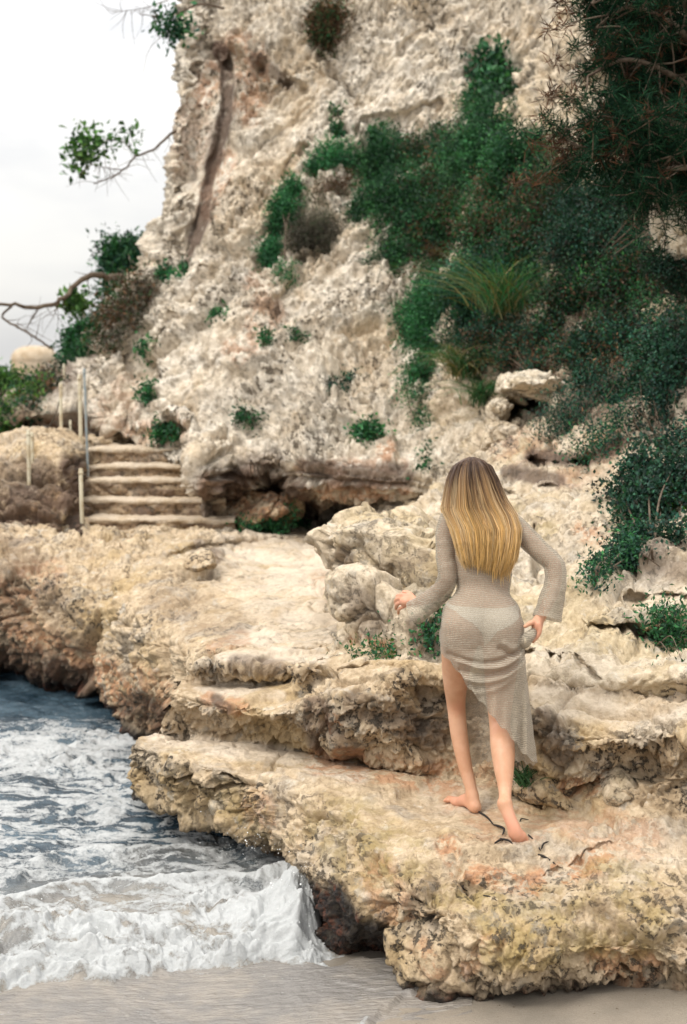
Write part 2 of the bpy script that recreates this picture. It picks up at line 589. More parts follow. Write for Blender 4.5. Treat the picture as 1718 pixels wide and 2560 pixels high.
# ---- ledge in front: the platform the person stands on and the risers behind it
rows = [
    [(318, 1985, -.45), (450, 2028, -.45), (560, 2060, -.45), (640, 2100, -.45), (720, 2170, -.45), (770, 2392, -.26), (900, 2402, -.24), (1010, 2425, -.2), (1090, 2480, -.16), (1180, 2512, -.13), (1330, 2500, -.1), (1500, 2490, -.08), (1800, 2505, -.05)],
    [(335, 1988, .07), (450, 2030, .08), (560, 2052, .09), (640, 2096, .1), (710, 2152, .12), (795, 2196, .18), (890, 2268, .19), (985, 2338, .10), (1050, 2425, -.02), (1180, 2478, -.02), (1330, 2474, 0), (1500, 2464, .02), (1800, 2475, .04)],
    [(333, 1925, .27), (450, 1968, .28), (560, 1988, .29), (640, 2022, .30), (720, 2062, .31), (820, 2092, .34), (920, 2150, .35), (990, 2240, .30), (1060, 2310, .235), (1180, 2340, .25), (1290, 2385, .21), (1450, 2375, .21), (1800, 2385, .21)],
    [(340, 1866, .445), (440, 1897, .445), (540, 1917, .45), (650, 1942, .455), (740, 1960, .46), (840, 1985, .465), (940, 2050, .45), (1010, 2140, .41), (1070, 2225, .36), (1180, 2215, .37), (1290, 2240, .355), (1450, 2250, .345), (1800, 2265, .345)],
    [(352, 1846, .455), (440, 1866, .46), (540, 1885, .462), (640, 1895, .465), (740, 1915, .47), (860, 1945, .47), (960, 2000, .468), (1050, 2090, .455), (1130, 2150, .435), (1230, 2172, .42), (1330, 2185, .405), (1460, 2180, .405), (1800, 2195, .41)],
    [(370, 1838, .46), (470, 1848, .465), (560, 1862, .47), (660, 1875, .47), (760, 1895, .475), (880, 1920, .475), (980, 1955, .475), (1080, 2020, .465), (1180, 2060, .46), (1280, 2090, .455), (1360, 2110, .45), (1480, 2110, .46), (1800, 2120, .48)],
    [(395, 1833, .46), (490, 1839, .47), (590, 1851, .47), (690, 1864, .475), (790, 1884, .475), (900, 1908, .475), (1000, 1930, .475), (1100, 1955, .475), (1200, 1972, .475), (1300, 1980, .48), (1380, 1995, .49), (1500, 2020, .5), (1800, 2050, .52)],
    [(412, 1800, .55), (500, 1806, .55), (600, 1817, .57), (700, 1835, .585), (800, 1880, .50), (920, 1902, .50), (1010, 1922, .50), (1110, 1940, .49), (1210, 1945, .50), (1320, 1952, .55), (1420, 1968, .57), (1560, 1968, .59), (1800, 1965, .65)],
    [(418, 1765, .64), (500, 1780, .64), (590, 1795, .645), (690, 1815, .65), (790, 1830, .665), (900, 1855, .65), (990, 1870, .65), (1100, 1880, .60), (1210, 1885, .60), (1320, 1905, .66), (1430, 1915, .68), (1560, 1910, .70), (1800, 1905, .76)],
    [(425, 1733, .715), (510, 1748, .715), (590, 1768, .72), (680, 1785, .74), (770, 1765, .82), (870, 1762, .87), (970, 1755, .90), (1080, 1790, .78), (1200, 1810, .75), (1330, 1838, .81), (1450, 1855, .82), (1560, 1850, .85), (1800, 1840, .92)],
    [(440, 1717, .735), (520, 1722, .74), (620, 1738, .745), (710, 1750, .77), (800, 1715, .90), (890, 1700, .96), (980, 1700, 1.0), (1080, 1730, .89), (1200, 1745, .87), (1330, 1770, .92), (1450, 1795, .91), (1600, 1790, .94), (1800, 1780, 1.0)],
    [(455, 1702, .74), (540, 1708, .745), (640, 1716, .755), (730, 1722, .78), (810, 1690, .93), (900, 1670, 1.0), (990, 1670, 1.04), (1090, 1690, 1.0), (1200, 1700, 1.0), (1330, 1720, .98), (1450, 1735, .98), (1600, 1735, 1.0), (1800, 1730, 1.06)],
    [(468, 1690, .77), (550, 1694, .78), (650, 1700, .785), (740, 1702, .80), (815, 1675, .95), (905, 1655, 1.02), (995, 1650, 1.07), (1095, 1660, 1.04), (1200, 1670, 1.04), (1330, 1690, 1.02), (1450, 1700, 1.03), (1600, 1700, 1.05), (1800, 1690, 1.12)],
    [(478, 1662, 0.875), (555, 1658, 0.89), (655, 1662, 0.895), (745, 1672, 0.885), (815, 1658, 0.96), (905, 1640, 1.03), (995, 1635, 1.02), (1095, 1640, 0.9), (1200, 1650, 0.9), (1330, 1665, 0.89), (1450, 1675, 0.9), (1600, 1670, 0.93), (1800, 1660, 1.0)],
    [(500, 1644, 0.905), (565, 1640, 0.92), (660, 1640, 0.925), (750, 1645, 0.925), (820, 1640, 0.96), (905, 1625, 1.02), (995, 1615, 1.02), (1095, 1615, 0.92), (1200, 1620, 0.92), (1330, 1630, 0.92), (1450, 1640, 0.94), (1600, 1630, 0.98), (1800, 1620, 1.06)],
    [(530, 1634, 0.91), (590, 1628, 0.925), (670, 1624, 0.93), (760, 1626, 0.93), (830, 1622, 0.95), (905, 1600, 1.0), (995, 1590, 0.99), (1095, 1590, 0.9), (1200, 1590, 0.92), (1330, 1600, 0.92), (1450, 1600, 0.96), (1600, 1590, 1.02), (1800, 1580, 1.12)],
    [(560, 1600, .80), (610, 1590, .80), (690, 1585, .8), (770, 1580, .8), (840, 1575, .8), (905, 1560, .85), (995, 1550, .9), (1095, 1550, .9), (1200, 1550, .9), (1330, 1560, .95), (1450, 1560, 1.0), (1600, 1550, 1.0), (1800, 1540, 1.1)],
]
rows = [r + [(r[-1][0] + 420, r[-1][1], r[-1][2])] for r in rows]
P0 = loft(rows, int(470 * DENS), int(700 * DENS))
u0, v0 = project(P0)
lk = .18 + .42 * sstep(900, 1120, u0) * sstep(2020, 2110, v0) + .3 * sstep(1250, 1400, u0) * (1 - sstep(2020, 2110, v0))
P, area, up = rockify(P0, big=0.05, lump=0.018, mid=0.022, fine=0.014, crack=0.06, s=1.25, flat_keep=lk, strata=0.012, block=.060, damp=1 - .75 * np.exp(-((u0 - 1230) / 150) ** 2 - ((v0 - 2060) / 75) ** 2),
                      cuts=[(11, .035, [(1330, 2196), (1400, 2180), (1470, 2150), (1530, 2125)]), (8, .12, [(1390, 1990), (1450, 1975), (1540, 1946), (1600, 1960)]), (6, .08, [(1560, 2450), (1600, 2462), (1660, 2450)]),
                            (6, .10, [(830, 1895), (900, 1906), (1000, 1915)]), (7, .10, [(560, 1935), (640, 2000), (660, 2050)]), (5, .08, [(430, 1930), (540, 1965), (640, 1985)]), (6, .09, [(1180, 2120), (1260, 2128)])])
rock_obj("rock_ledge", P, M_near, area=np.maximum(area, .8 * sstep(2120, 2220, v0)), up=up * (1 - .75 * sstep(2120, 2220, v0)), wetfun=tide,
         pale=[(26, .85, [(390, 1845), (520, 1862), (660, 1885), (800, 1915), (900, 1940)]), (26, .9, [(560, 1632), (700, 1632), (800, 1640)]), (22, .8, [(500, 1712), (620, 1728), (700, 1742)]), (60, .75, [(1360, 1740), (1500, 1760), (1680, 1740)]), (40, .6, [(1080, 1990), (1200, 2010)]), (40, .5, [(1420, 2060), (1560, 2090), (1680, 2130)]), (40, .5, [(1380, 2150), (1560, 2170)])],
         orange=[(45, .8, [(800, 1905), (900, 1915), (1060, 1945), (1130, 1935)]), (40, .9, [(1120, 2120), (1160, 2180), (1330, 2210), (1500, 2150)]),
                 (60, .5, [(1200, 2060), (1330, 2060), (1470, 2060), (1600, 2090)]), (28, .8, [(1420, 1975), (1540, 1945)]), (45, .8, [(1500, 2400), (1620, 2420)]),
                 (30, .9, [(1560, 2450), (1600, 2455)]), (45, .5, [(660, 2060), (640, 2010)]), (60, .55, [(950, 2200), (1000, 2280), (1060, 2360)]), (35, .5, [(1130, 2000), (1180, 1930), (1250, 1940)]),
                 (18, .9, [(830, 1790), (860, 1900)]), (30, .6, [(1150, 2440), (1230, 2350)]), (25, .7, [(520, 1745), (600, 1770)])],
         green=[(110, .55, [(1250, 2330), (1400, 2320), (1600, 2300)]), (90, .5, [(820, 2050), (900, 2150)]), (80, .6, [(900, 2060), (980, 2130), (1040, 2180)]), (60, .5, [(1280, 2290), (1200, 2330)]), (60, .4, [(560, 2000), (700, 2070)]), (60, .5, [(1500, 2200), (1650, 2230)]), (40, .7, [(1090, 2240), (1240, 2260)])],
         brown=[(38, .75, [(790, 1770), (800, 1850)]), (45, .6, [(900, 1760), (980, 1800), (1080, 1840)]), (50, .6, [(1350, 1820), (1400, 1870)]), (20, .8, [(540, 1750), (560, 1770)]), (26, .6, [(590, 1660), (700, 1672)]), (30, .5, [(1080, 2210), (1030, 2260)])],
         wet=[(70, 1.0, [(820, 2270), (860, 2340)]), (50, 1., [(930, 2340), (960, 2400)]), (28, .9, [(985, 2400), (1040, 2455), (1110, 2490)]), (60, 1., [(770, 2240), (790, 2370)])])

# ---- seaward flank of the path
rows = [
    [(430, 1870, -.4), (385, 1850, -.4), (330, 1812, -.4), (285, 1768, -.4), (250, 1735, -.4), (225, 1690, -.4), (190, 1640, -.4), (160, 1560, -.4)],
    [(430, 1850, .05), (385, 1830, .0), (322, 1800, .0), (285, 1762, -.02), (252, 1722, -.02), (240, 1670, .0), (235, 1620, .05), (230, 1560, .15)],
    [(425, 1800, .25), (375, 1770, .25), (318, 1745, .22), (276, 1700, .22), (250, 1655, .25), (240, 1600, .3), (237, 1560, .35), (240, 1510, .45)],
    [(422, 1740, .55), (385, 1700, .55), (335, 1660, .52), (295, 1620, .52), (266, 1585, .52), (252, 1545, .55), (250, 1505, .62), (265, 1460, .72)],
    [(440, 1690, .73), (405, 1640, .74), (365, 1600, .74), (330, 1555, .76), (305, 1515, .8), (305, 1475, .84), (330, 1430, .9), (375, 1395, .95)],
    [(480, 1660, .83), (450, 1615, .85), (425, 1570, .86), (405, 1530, .87), (395, 1490, .9), (410, 1450, .93), (440, 1410, .97), (480, 1380, .99)],
    [(540, 1630, .90), (530, 1590, .91), (510, 1550, .92), (500, 1510, .93), (500, 1475, .94), (510, 1440, .95), (530, 1400, .97), (550, 1368, .95)],
    [(640, 1622, .92), (640, 1585, .93), (630, 1540, .95), (620, 1500, .95), (610, 1462, .945), (600, 1425, .93), (600, 1392, .92), (610, 1362, .9)],
    [(760, 1622, .93), (760, 1585, .95), (750, 1540, .97), (740, 1500, .97), (740, 1460, .96), (730, 1420, .94), (730, 1385, .92), (720, 1352, .9)],
    [(900, 1622, .95), (890, 1585, .98), (880, 1540, 1.0), (870, 1500, 1.0), (865, 1460, .98), (850, 1420, .96), (840, 1385, .93), (830, 1345, .9)],
    [(1050, 1620, 1.0), (1040, 1585, 1.0), (1030, 1540, 1.0), (1020, 1500, 1.0), (1010, 1460, 1.), (1000, 1420, 1.), (1000, 1385, .95), (1000, 1340, .9)],
]
rows = rows[:5] + [[(r[0][0] - 14, r[0][1] + 34, r[0][2] - .10)] + r + [(r[-1][0], 1325, .88), (r[-1][0], 1318, .7)] for r in rows[5:]]
P0 = loft(rows, int(420 * DENS), int(360 * DENS))
u0, v0 = project(P0)
pk = .62 - .48 * sstep(430, 600, u0 + .35 * (v0 - 1500))
P, area, up = rockify(P0, big=0.07, lump=0.04, mid=0.025, fine=0.015, crack=0.06, s=0.9, flat_keep=pk, strata=0.030, tilt=(-.12, .06), seed=5., block=.07)
rock_obj("path", P, M_near, area=area, up=up * .7, wetfun=tide,
         pale=[(70, .9, [(590, 1370), (680, 1375), (800, 1370)]), (75, .8, [(720, 1460), (800, 1470)]), (60, .8, [(740, 1540), (820, 1550)]), (60, .9, [(600, 1625), (740, 1620), (840, 1615)]), (50, .5, [(560, 1430), (640, 1500), (650, 1580)])],
         orange=[(60, .9, [(250, 1680), (300, 1740), (400, 1790)]), (50, .6, [(350, 1700), (430, 1760)]), (30, .5, [(540, 1620), (600, 1600)]), (30, .4, [(800, 1450), (850, 1500)])],
         brown=[(40, .8, [(330, 1760), (400, 1800)]), (26, .6, [(500, 1370), (540, 1390)]), (70, .25, [(430, 1500), (560, 1560)])])

# ---- rock wall dropping into the sea at the far side
rows = [
    [(-140, 1668, -.5), (0, 1678, -.5), (100, 1700, -.5), (200, 1728, -.5), (280, 1760, -.5), (420, 1800, -.5)],
    [(-140, 1635, .03), (0, 1650, .03), (100, 1680, .02), (180, 1702, .0), (250, 1722, .0), (400, 1760, .0)],
    [(-140, 1590, .28), (0, 1600, .28), (100, 1625, .25), (180, 1645, .25), (260, 1650, .3), (400, 1660, .35)],
    [(-140, 1520, .52), (0, 1525, .55), (100, 1530, .58), (180, 1540, .58), (270, 1540, .6), (420, 1540, .65)],
    [(-140, 1440, .80), (0, 1440, .83), (100, 1435, .85), (190, 1430, .88), (290, 1420, .9), (440, 1420, .9)],
    [(-140, 1370, 1.02), (0, 1365, 1.04), (100, 1360, 1.06), (190, 1355, 1.06), (300, 1350, 1.05), (480, 1362, .98)],
    [(-140, 1342, 1.06), (0, 1338, 1.08), (100, 1340, 1.08), (200, 1338, 1.07), (320, 1338, 1.02), (500, 1345, .95)],
    [(-140, 1325, 1.0), (0, 1320, 1.0), (100, 1322, 1.0), (210, 1325, 1.0), (340, 1325, .95), (540, 1325, .9)],
]
P0 = loft(rows, int(260 * DENS), int(300 * DENS))
P, area, up = rockify(P0, big=0.12, lump=0.07, mid=0.04, fine=0.020, crack=0.08, s=0.8, flat_keep=.7, strata=0.02, seed=9., block=.09)
rock_obj("sea_wall_rock", P, M_near, area=area, up=up * .5, wetfun=tide,
         orange=[(70, .85, [(0, 1610), (100, 1640), (230, 1680)]), (40, .7, [(0, 1470), (60, 1500)]), (45, .5, [(60, 1440), (120, 1430)]), (60, .5, [(0, 1560), (80, 1580)])],
         brown=[(60, .8, [(-60, 1650), (60, 1670), (160, 1700), (240, 1700)]), (60, .5, [(30, 1420), (20, 1560)]), (50, .4, [(120, 1500), (200, 1600)]), (60, .45, [(0, 1370), (60, 1400)])])

# ---- rock slope behind the person, climbing to the bank
rows = [
    [(740, 1660, .8), (880, 1690, .9), (1000, 1700, .95), (1100, 1700, .98), (1250, 1750, .86), (1400, 1775, .84), (1560, 1780, .88), (1800, 1775, .93)],
    [(800, 1640, .93), (890, 1650, 1.0), (1000, 1650, 1.06), (1100, 1650, 1.06), (1250, 1680, 1.03), (1400, 1695, 1.03), (1560, 1690, 1.08), (1800, 1670, 1.16)],
    [(830, 1620, .95), (890, 1600, 1.0), (1000, 1580, 1.08), (1100, 1590, 7.65), (1250, 1600, 7.5), (1400, 1605, 7.4), (1560, 1600, 7.3), (1800, 1580, 7.2)],
    [(850, 1580, .96), (910, 1540, 8.4), (1010, 1520, 8.2), (1100, 1530, 7.95), (1250, 1540, 7.75), (1400, 1545, 7.6), (1560, 1540, 7.5), (1800, 1520, 7.4)],
    [(850, 1540, 9.2), (920, 1480, 8.9), (1020, 1460, 8.7), (1110, 1460, 8.4), (1250, 1460, 8.2), (1400, 1455, 8.1), (1560, 1440, 7.9), (1800, 1410, 7.8)],
    [(852, 1480, 9.8), (930, 1420, 9.5), (1040, 1390, 9.3), (1120, 1370, 9.1), (1250, 1370, 8.9), (1400, 1360, 8.8), (1560, 1330, 8.6), (1800, 1290, 8.4)],
    [(855, 1400, 10.6), (940, 1360, 10.4), (1050, 1320, 10.2), (1130, 1300, 9.9), (1250, 1290, 9.8), (1400, 1270, 9.6), (1560, 1220, 9.4), (1800, 1160, 9.2)],
    [(860, 1350, 11.4), (950, 1320, 11.2), (1050, 1285, 11.0), (1140, 1255, 10.9), (1250, 1225, 10.8), (1400, 1190, 10.5), (1560, 1130, 10.2), (1800, 1060, 10.0)],
    [(880, 1332, 12.6), (990, 1300, 12.4), (1070, 1262, 12.1), (1150, 1215, 11.8), (1250, 1150, 11.7), (1400, 1080, 11.3), (1560, 1010, 10.9), (1800, 920, 10.6)],
    [(900, 1290, 13.8), (1000, 1270, 13.4), (1080, 1220, 13.1), (1160, 1150, 12.9), (1250, 1060, 12.8), (1400, 970, 12.4), (1560, 890, 11.9), (1800, 780, 11.4)],
    [(920, 1240, 14.3), (1010, 1200, 14.0), (1090, 1130, 13.8), (1170, 1040, 13.6), (1260, 930, 13.4), (1400, 800, 13.1), (1560, 700, 12.6), (1800, 560, 12.2)],
    [(960, 1100, 15.0), (1040, 1000, 14.9), (1100, 900, 14.8), (1180, 780, 14.6), (1270, 650, 14.3), (1400, 520, 14.0), (1560, 400, 13.6), (1800, 250, 13.2)],
    [(1040, 900, 15.8), (1100, 750, 15.7), (1150, 600, 15.6), (1220, 450, 15.4), (1300, 320, 15.1), (1420, 200, 14.8), (1580, 60, 14.4), (1800, -100, 14.0)],
    [(1140, 700, 16.8), (1180, 550, 16.7), (1220, 400, 16.5), (1270, 250, 16.3), (1350, 100, 16.0), (1460, -60, 15.6), (1600, -200, 15.2), (1800, -400, 14.8)],
]
# the seaward edge turns back into the rock
rows = [[(r[0][0] + 40, r[0][1] - 6, W(*r[0])[1] + 1.0)] + r for r in rows]
rows = [r + [(r[-1][0] + 420, r[-1][1] - 40, W(*r[-1])[1] - .2)] for r in rows]
P0 = loft(rows, int(520 * DENS), int(560 * DENS))
u0, v0 = project(P0)
sdamp = 1 - .8 * sstep(1640, 1730, v0)
P, area, up = rockify(P0, big=0.10, lump=0.03, mid=0.028, fine=0.016, crack=0.09, s=0.95, flat_keep=0.6, strata=0.045, tilt=(-.28, .05), seed=13., block=.085, damp=sdamp,
                      cuts=[(30, 2.6, [(1280, 1024), (1310, 1016), (1362, 1012)]), (7, .22, [(1480, 1600), (1540, 1590), (1620, 1594), (1660, 1588)]), (6, .12, [(1300, 1625), (1400, 1640), (1500, 1700)]), (6, .12, [(1560, 1470), (1640, 1462), (1720, 1470)]),
                            (8, .25, [(1330, 1150), (1400, 1160), (1470, 1140)]), (6, .15, [(1280, 1350), (1340, 1330)]), (7, .15, [(1250, 1215), (1330, 1225), (1420, 1200)])])
rock_obj("rock_slope", P, M_bank, area=area, up=up * .6,
         orange=[(30, .8, [(1450, 1330), (1500, 1345)]), (40, .7, [(1560, 1090), (1480, 1120)]), (30, .7, [(1690, 1550), (1640, 1580)]), (40, .5, [(1420, 1190), (1500, 1150)]), (50, .5, [(1260, 1110), (1360, 1120)])],
         brown=[(22, .9, [(1330, 1140), (1470, 1150), (1560, 1100)]), (22, .8, [(1270, 1180), (1400, 1200)]), (70, .8, [(1380, 980), (1500, 1000), (1640, 900)]), (60, .8, [(1280, 900), (1400, 860)]), (120, .7, [(1450, 700), (1650, 500)]), (60, .6, [(1600, 1390), (1700, 1400)])],
         green=[(50, .5, [(1270, 1300), (1350, 1330)])])

# ---- the big cliff
rows = [
    [(560, 1345, .88), (640, 1345, .9), (760, 1340, .9), (880, 1335, .9), (1000, 1320, .95), (1120, 1300, 1.0), (1300, 1300, 1.)],
    [(510, 1310, 14.6), (600, 1318, 15.0), (700, 1325, 15.3), (800, 1330, 15.5), (900, 1325, 15.3), (1050, 1300, 14.8), (1300, 1250, 14.)],
    [(500, 1265, 14.6), (580, 1275, 15.0), (690, 1270, 15.4), (770, 1290, 15.8), (900, 1285, 15.5), (1050, 1270, 14.9), (1300, 1200, 14.1)],
    [(492, 1232, 14.3), (580, 1235, 14.6), (680, 1230, 15.0), (770, 1250, 15.2), (880, 1262, 14.9), (1020, 1258, 14.2), (1300, 1180, 13.7)],
    [(488, 1215, 14.2), (580, 1205, 14.2), (680, 1190, 14.4), (770, 1232, 14.0), (880, 1248, 13.8), (1000, 1248, 13.5), (1300, 1160, 13.3)],
    [(484, 1190, 14.3), (580, 1170, 14.15), (670, 1160, 14.1), (770, 1195, 13.8), (880, 1200, 13.6), (1000, 1200, 13.4), (1300, 1120, 13.2)],
    [(480, 1150, 14.5), (580, 1140, 14.3), (670, 1140, 14.1), (770, 1140, 13.9), (880, 1145, 13.75), (1000, 1140, 13.6), (1300, 1060, 13.4)],
    [(472, 1100, 15.1), (580, 1090, 14.7), (680, 1085, 14.5), (780, 1085, 14.3), (890, 1080, 14.15), (1010, 1070, 14.0), (1300, 980, 14.0)],
    [(300, 1095, 17.0), (420, 1060, 16.0), (540, 1030, 15.4), (680, 1010, 15.1), (820, 1000, 14.8), (980, 980, 14.6), (1300, 880, 14.8)],
    [(230, 1050, 17.8), (360, 1000, 16.6), (520, 940, 16.0), (680, 910, 15.7), (840, 890, 15.5), (1000, 860, 15.4), (1320, 740, 15.8)],
    [(245, 960, 18.0), (360, 900, 17.2), (520, 830, 16.6), (680, 800, 16.3), (850, 770, 16.1), (1030, 730, 16.1), (1350, 600, 16.7)],
    [(275, 870, 18.3), (380, 800, 17.7), (530, 720, 17.1), (690, 690, 16.8), (870, 650, 16.7), (1060, 600, 16.8), (1380, 450, 17.4)],
    [(335, 745, 18.6), (430, 680, 18.1), (550, 610, 17.6), (710, 560, 17.4), (890, 520, 17.3), (1080, 460, 17.5), (1400, 320, 18.2)],
    [(405, 662, 18.9), (470, 580, 18.4), (570, 480, 18.1), (720, 430, 17.9), (900, 390, 17.9), (1100, 330, 18.1), (1420, 200, 18.8)],
    [(420, 550, 19.2), (480, 460, 18.8), (580, 360, 18.5), (730, 310, 18.4), (910, 260, 18.4), (1110, 210, 18.6), (1440, 90, 19.3)],
    [(436, 400, 19.5), (500, 300, 19.2), (600, 220, 18.9), (740, 180, 18.8), (920, 130, 18.9), (1120, 90, 19.1), (1450, -30, 19.8)],
    [(450, 230, 19.9), (510, 140, 19.6), (610, 80, 19.4), (750, 40, 19.3), (930, 0, 19.4), (1130, -40, 19.6), (1460, -160, 20.2)],
    [(464, 60, 20.3), (530, 0, 20.1), (620, -60, 19.9), (760, -100, 19.8), (940, -140, 19.9), (1140, -180, 20.1), (1470, -300, 20.7)],
    [(485, -160, 20.9), (540, -220, 20.7), (640, -280, 20.5), (780, -320, 20.4), (950, -360, 20.5), (1150, -400, 20.7), (1480, -500, 21.2)],
]
# wrap the left edge round the corner so that the cliff has a side
rows = [[(r[0][0] + 45, r[0][1] - 8, (r[0][2] if r[0][2] > 4.5 else 14.4) + 3.0)] + r for r in rows]
P0 = loft(rows, int(640 * DENS), int(500 * DENS))
u0, v0 = project(P0)
FISS = [(563, 150), (572, 230), (562, 300), (548, 360), (530, 420), (512, 520), (488, 600), (462, 670)]
cdamp = (1 - .8 * strokes(P0, [(30, 1., FISS)])) * (1 - .6 * strokes(P0, [(40, 1., [(520, 220), (500, 330), (480, 430)])])) * (1 - .5 * strokes(P0, [(34, 1., [(590, 380), (560, 480)])]))
cdamp = cdamp - cdamp * .5 * sstep(1090, 1170, v0) * sstep(440, 520, u0)
P, area, up = rockify(P0, big=0.30, lump=0.10, mid=0.11, fine=0.040, crack=0.11, s=0.66, flat_keep=0.95, strata=0.022, tilt=(-1.5, .3), seed=21., warp=0.18, block=.17, stretch=(1.1, 1, .75), shear=.45, patchy=.45, damp=cdamp,
                      cuts=[(19, .16, FISS), (60, 3.0, [(1270, 1020), (1310, 1010), (1360, 1000)]), (26, 0.21, [(570, 140), (590, 150)]), (14, 0.15, [(640, 150), (665, 240), (720, 215)]), (12, 0.13, [(700, 200), (760, 220)]), (16, 0.17, [(690, 560), (665, 660)]), (14, 0.15, [(760, 360), (700, 440), (660, 520)]), (13, 0.15, [(520, 640), (480, 740), (430, 840), (370, 940)]), (12, 0.13, [(760, 660), (700, 760), (690, 860)]), (14, 0.13, [(900, 330), (1000, 300), (1100, 270)]), (12, 0.13, [(1000, 130), (1080, 60)]), (12, 0.13, [(800, 140), (870, 220), (900, 260)])])
u1, v1 = project(P0)
# thin bedding in the undercut
Nn = grid_normals(P0)
bed = np.exp(-((v1 - 1185) / 85.0) ** 2) * sstep(480, 560, u1) * (.5 + .8 * sstep(-.2, .3, fbm(P0 * 1.6 + 300, 2)))
zz = P0[..., 2] + 0.10 * P0[..., 0] + .12 * fbm(P0 * 1.1, 3)
P = P + Nn * (bed * (0.13 * (((zz * 6.5) % 1) - .5) + .07 * (((zz * 15) % 1) - .5)))[..., None]
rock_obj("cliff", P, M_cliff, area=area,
         orange=[(55, .75, [(600, 120), (640, 190), (620, 260)]), (34, .8, [(530, 180), (510, 250)]), (36, .7, [(560, 390), (520, 520)]), (40, .65, [(665, 750), (640, 850)]), (30, .7, [(580, 870), (600, 880)]),
                 (34, .9, [(960, 1118), (970, 1125)]), (50, .85, [(600, 1270), (690, 1260)]), (40, .85, [(770, 1240), (880, 1235), (1000, 1240)]), (34, .7, [(520, 1220), (640, 1195)]), (26, .6, [(760, 1170), (1000, 1160)]), (40, .6, [(300, 1085), (440, 1075)]), (35, .6, [(640, 710), (690, 790)]), (60, .4, [(330, 980), (250, 1040)]), (60, .35, [(480, 300), (470, 400)])],
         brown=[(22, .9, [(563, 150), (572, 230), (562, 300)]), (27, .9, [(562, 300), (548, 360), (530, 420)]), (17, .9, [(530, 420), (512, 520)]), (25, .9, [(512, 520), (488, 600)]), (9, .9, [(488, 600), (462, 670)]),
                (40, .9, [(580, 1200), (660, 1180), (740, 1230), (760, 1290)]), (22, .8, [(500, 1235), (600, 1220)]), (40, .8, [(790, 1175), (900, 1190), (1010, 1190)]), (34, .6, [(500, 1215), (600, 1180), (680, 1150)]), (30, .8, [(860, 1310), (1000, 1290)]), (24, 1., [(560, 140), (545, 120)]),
                (22, .6, [(640, 150), (720, 210)]), (50, .8, [(520, 1290), (570, 1260)])])
CLIFF_TOP = P[-1].copy()

# ---- ground of the shore: one sheet reaching far past everything, plus the far hill
gx = np.concatenate([[-900, -200, -40], np.linspace(-6, 6, 160), [40, 200, 900]])
gy = np.concatenate([[-300, -30], np.linspace(1, 12, 180), [18, 24, 40, 200, 1200]])
GX, GY = np.meshgrid(gx, gy)
gz = np.clip(-0.09 + 0.085 * (GX - 0.25) - 0.03 * (GY - 5.6), -0.9, 0.2) + 0.006 * fbm(np.stack([GX * 1.5, GY * 1.5, 0 * GX], -1), 3)
gz = np.where((np.abs(GX) > 8) | (GY > 13), np.minimum(gz, -0.9), gz)
m = NT("wet_sand")
p = m.pos()
c = m.mix(m.ramp(m.noise(p, 3, 4, .6), .35, .65), (0.315, 0.275, 0.225), (0.26, 0.23, 0.19))
c = m.mix(m.ramp(m.noise(p, 260, 3, .7), .35, .7), c, m.mix(1.0, c, (0.78, 0.76, 0.74), 'MULTIPLY'))
c = m.mix(m.ramp(m.noise(p, 40, 3, .6), .68, .72), c, (0.12, 0.09, 0.06))
M_sand = m.out(m.principled(c, m.ramp(m.noise(p, 2.0, 3, .6),   .35, .65, .10, .26), m.bump(m.noise(p, 90, 4, .6), .25, .01), spec=.45))
Psand = np.stack([GX, GY, gz], -1)
put(mesh_obj("sand", Psand, grid_faces(*GX.shape), M_sand), kind='structure')


def sand_z(x, y):
    return np.clip(-0.09 + 0.085 * (x - 0.25) - 0.03 * (y - 5.6), -0.9, 0.2)

# ------------------------------------------------------------------ sea with a breaking wave running up the sand
ZW = -0.16
un = np.concatenate([np.linspace(-420, -40, 40), np.linspace(-30, 1180, int(560 * DENS) + 60)])
vn = np.concatenate([np.linspace(1560, 1640, 14)[:-1], np.linspace(1640, 2640, int(520 * DENS) + 60)])
UU, VV = np.meshgrid(un, vn)
B = PZ(UU, VV, np.full(UU.shape, ZW))
X, Y = B[..., 0], B[..., 1]
P2 = np.stack([X, Y, 0 * X], -1)
warp = np.stack([fbm(P2 * 1.3 + 5, 3), fbm(P2 * 1.3 + 25, 3), 0 * X], -1)
Q2 = P2 + 0.35 * warp
# swell and chop
h = 0.05 * fbm(Q2 * np.array([1.0, 2.2, 1]) + 3, 3) + 0.030 * ridged(Q2 * np.array([2.4, 5.0, 1]) + 8, 4) + 0.012 * fbm(Q2 * 14, 3)
# the bore: foot of the broken wave across the sand, crest a little behind it
xs_ = np.array([-3.2, -1.70, -1.45, -1.15, -0.95, -0.70, -0.45, -0.22, -0.05, 0.2])
yf_ = np.array([5.70, 5.74, 5.93, 6.10, 6.16, 6.12, 6.15, 6.19, 6.20, 6.2])
yfoot = np.interp(X, xs_, yf_) + 0.26 * fbm(P2 * np.array([2.6, .6, 1]) + 60, 4)
d = Y - yfoot
F1, F2, _r = worley(Q2 * 5.0 + 2)
G1, G2, _r = worley(Q2 * 12.0 + 9)
xend = 1 - sstep(-0.20, -0.05, X - 0.12 * fbm(P2 * 5, 4))
endf = np.exp(-((X + .24) / .20) ** 2) * sstep(-.04, .08, d) * (1 - sstep(.8, 1.35, d + .35 * fbm(P2 * 4 + 71, 3)))
bore = sstep(0.0, 0.16, d) * 0.055 + sstep(0.10, 0.60, d) * 0.10 + .09 * sstep(.0, .5, d) * fbm(P2 * np.array([1.6, 2.2, 1]) + 90, 2)
lip2 = 0.06 * np.exp(-((d - .9 - .25 * fbm(P2 * 1.7 + 3, 2)) / .12) ** 2) + 0.05 * np.exp(-((d - 1.5 - .3 * fbm(P2 * 1.5 + 13, 2)) / .14) ** 2)
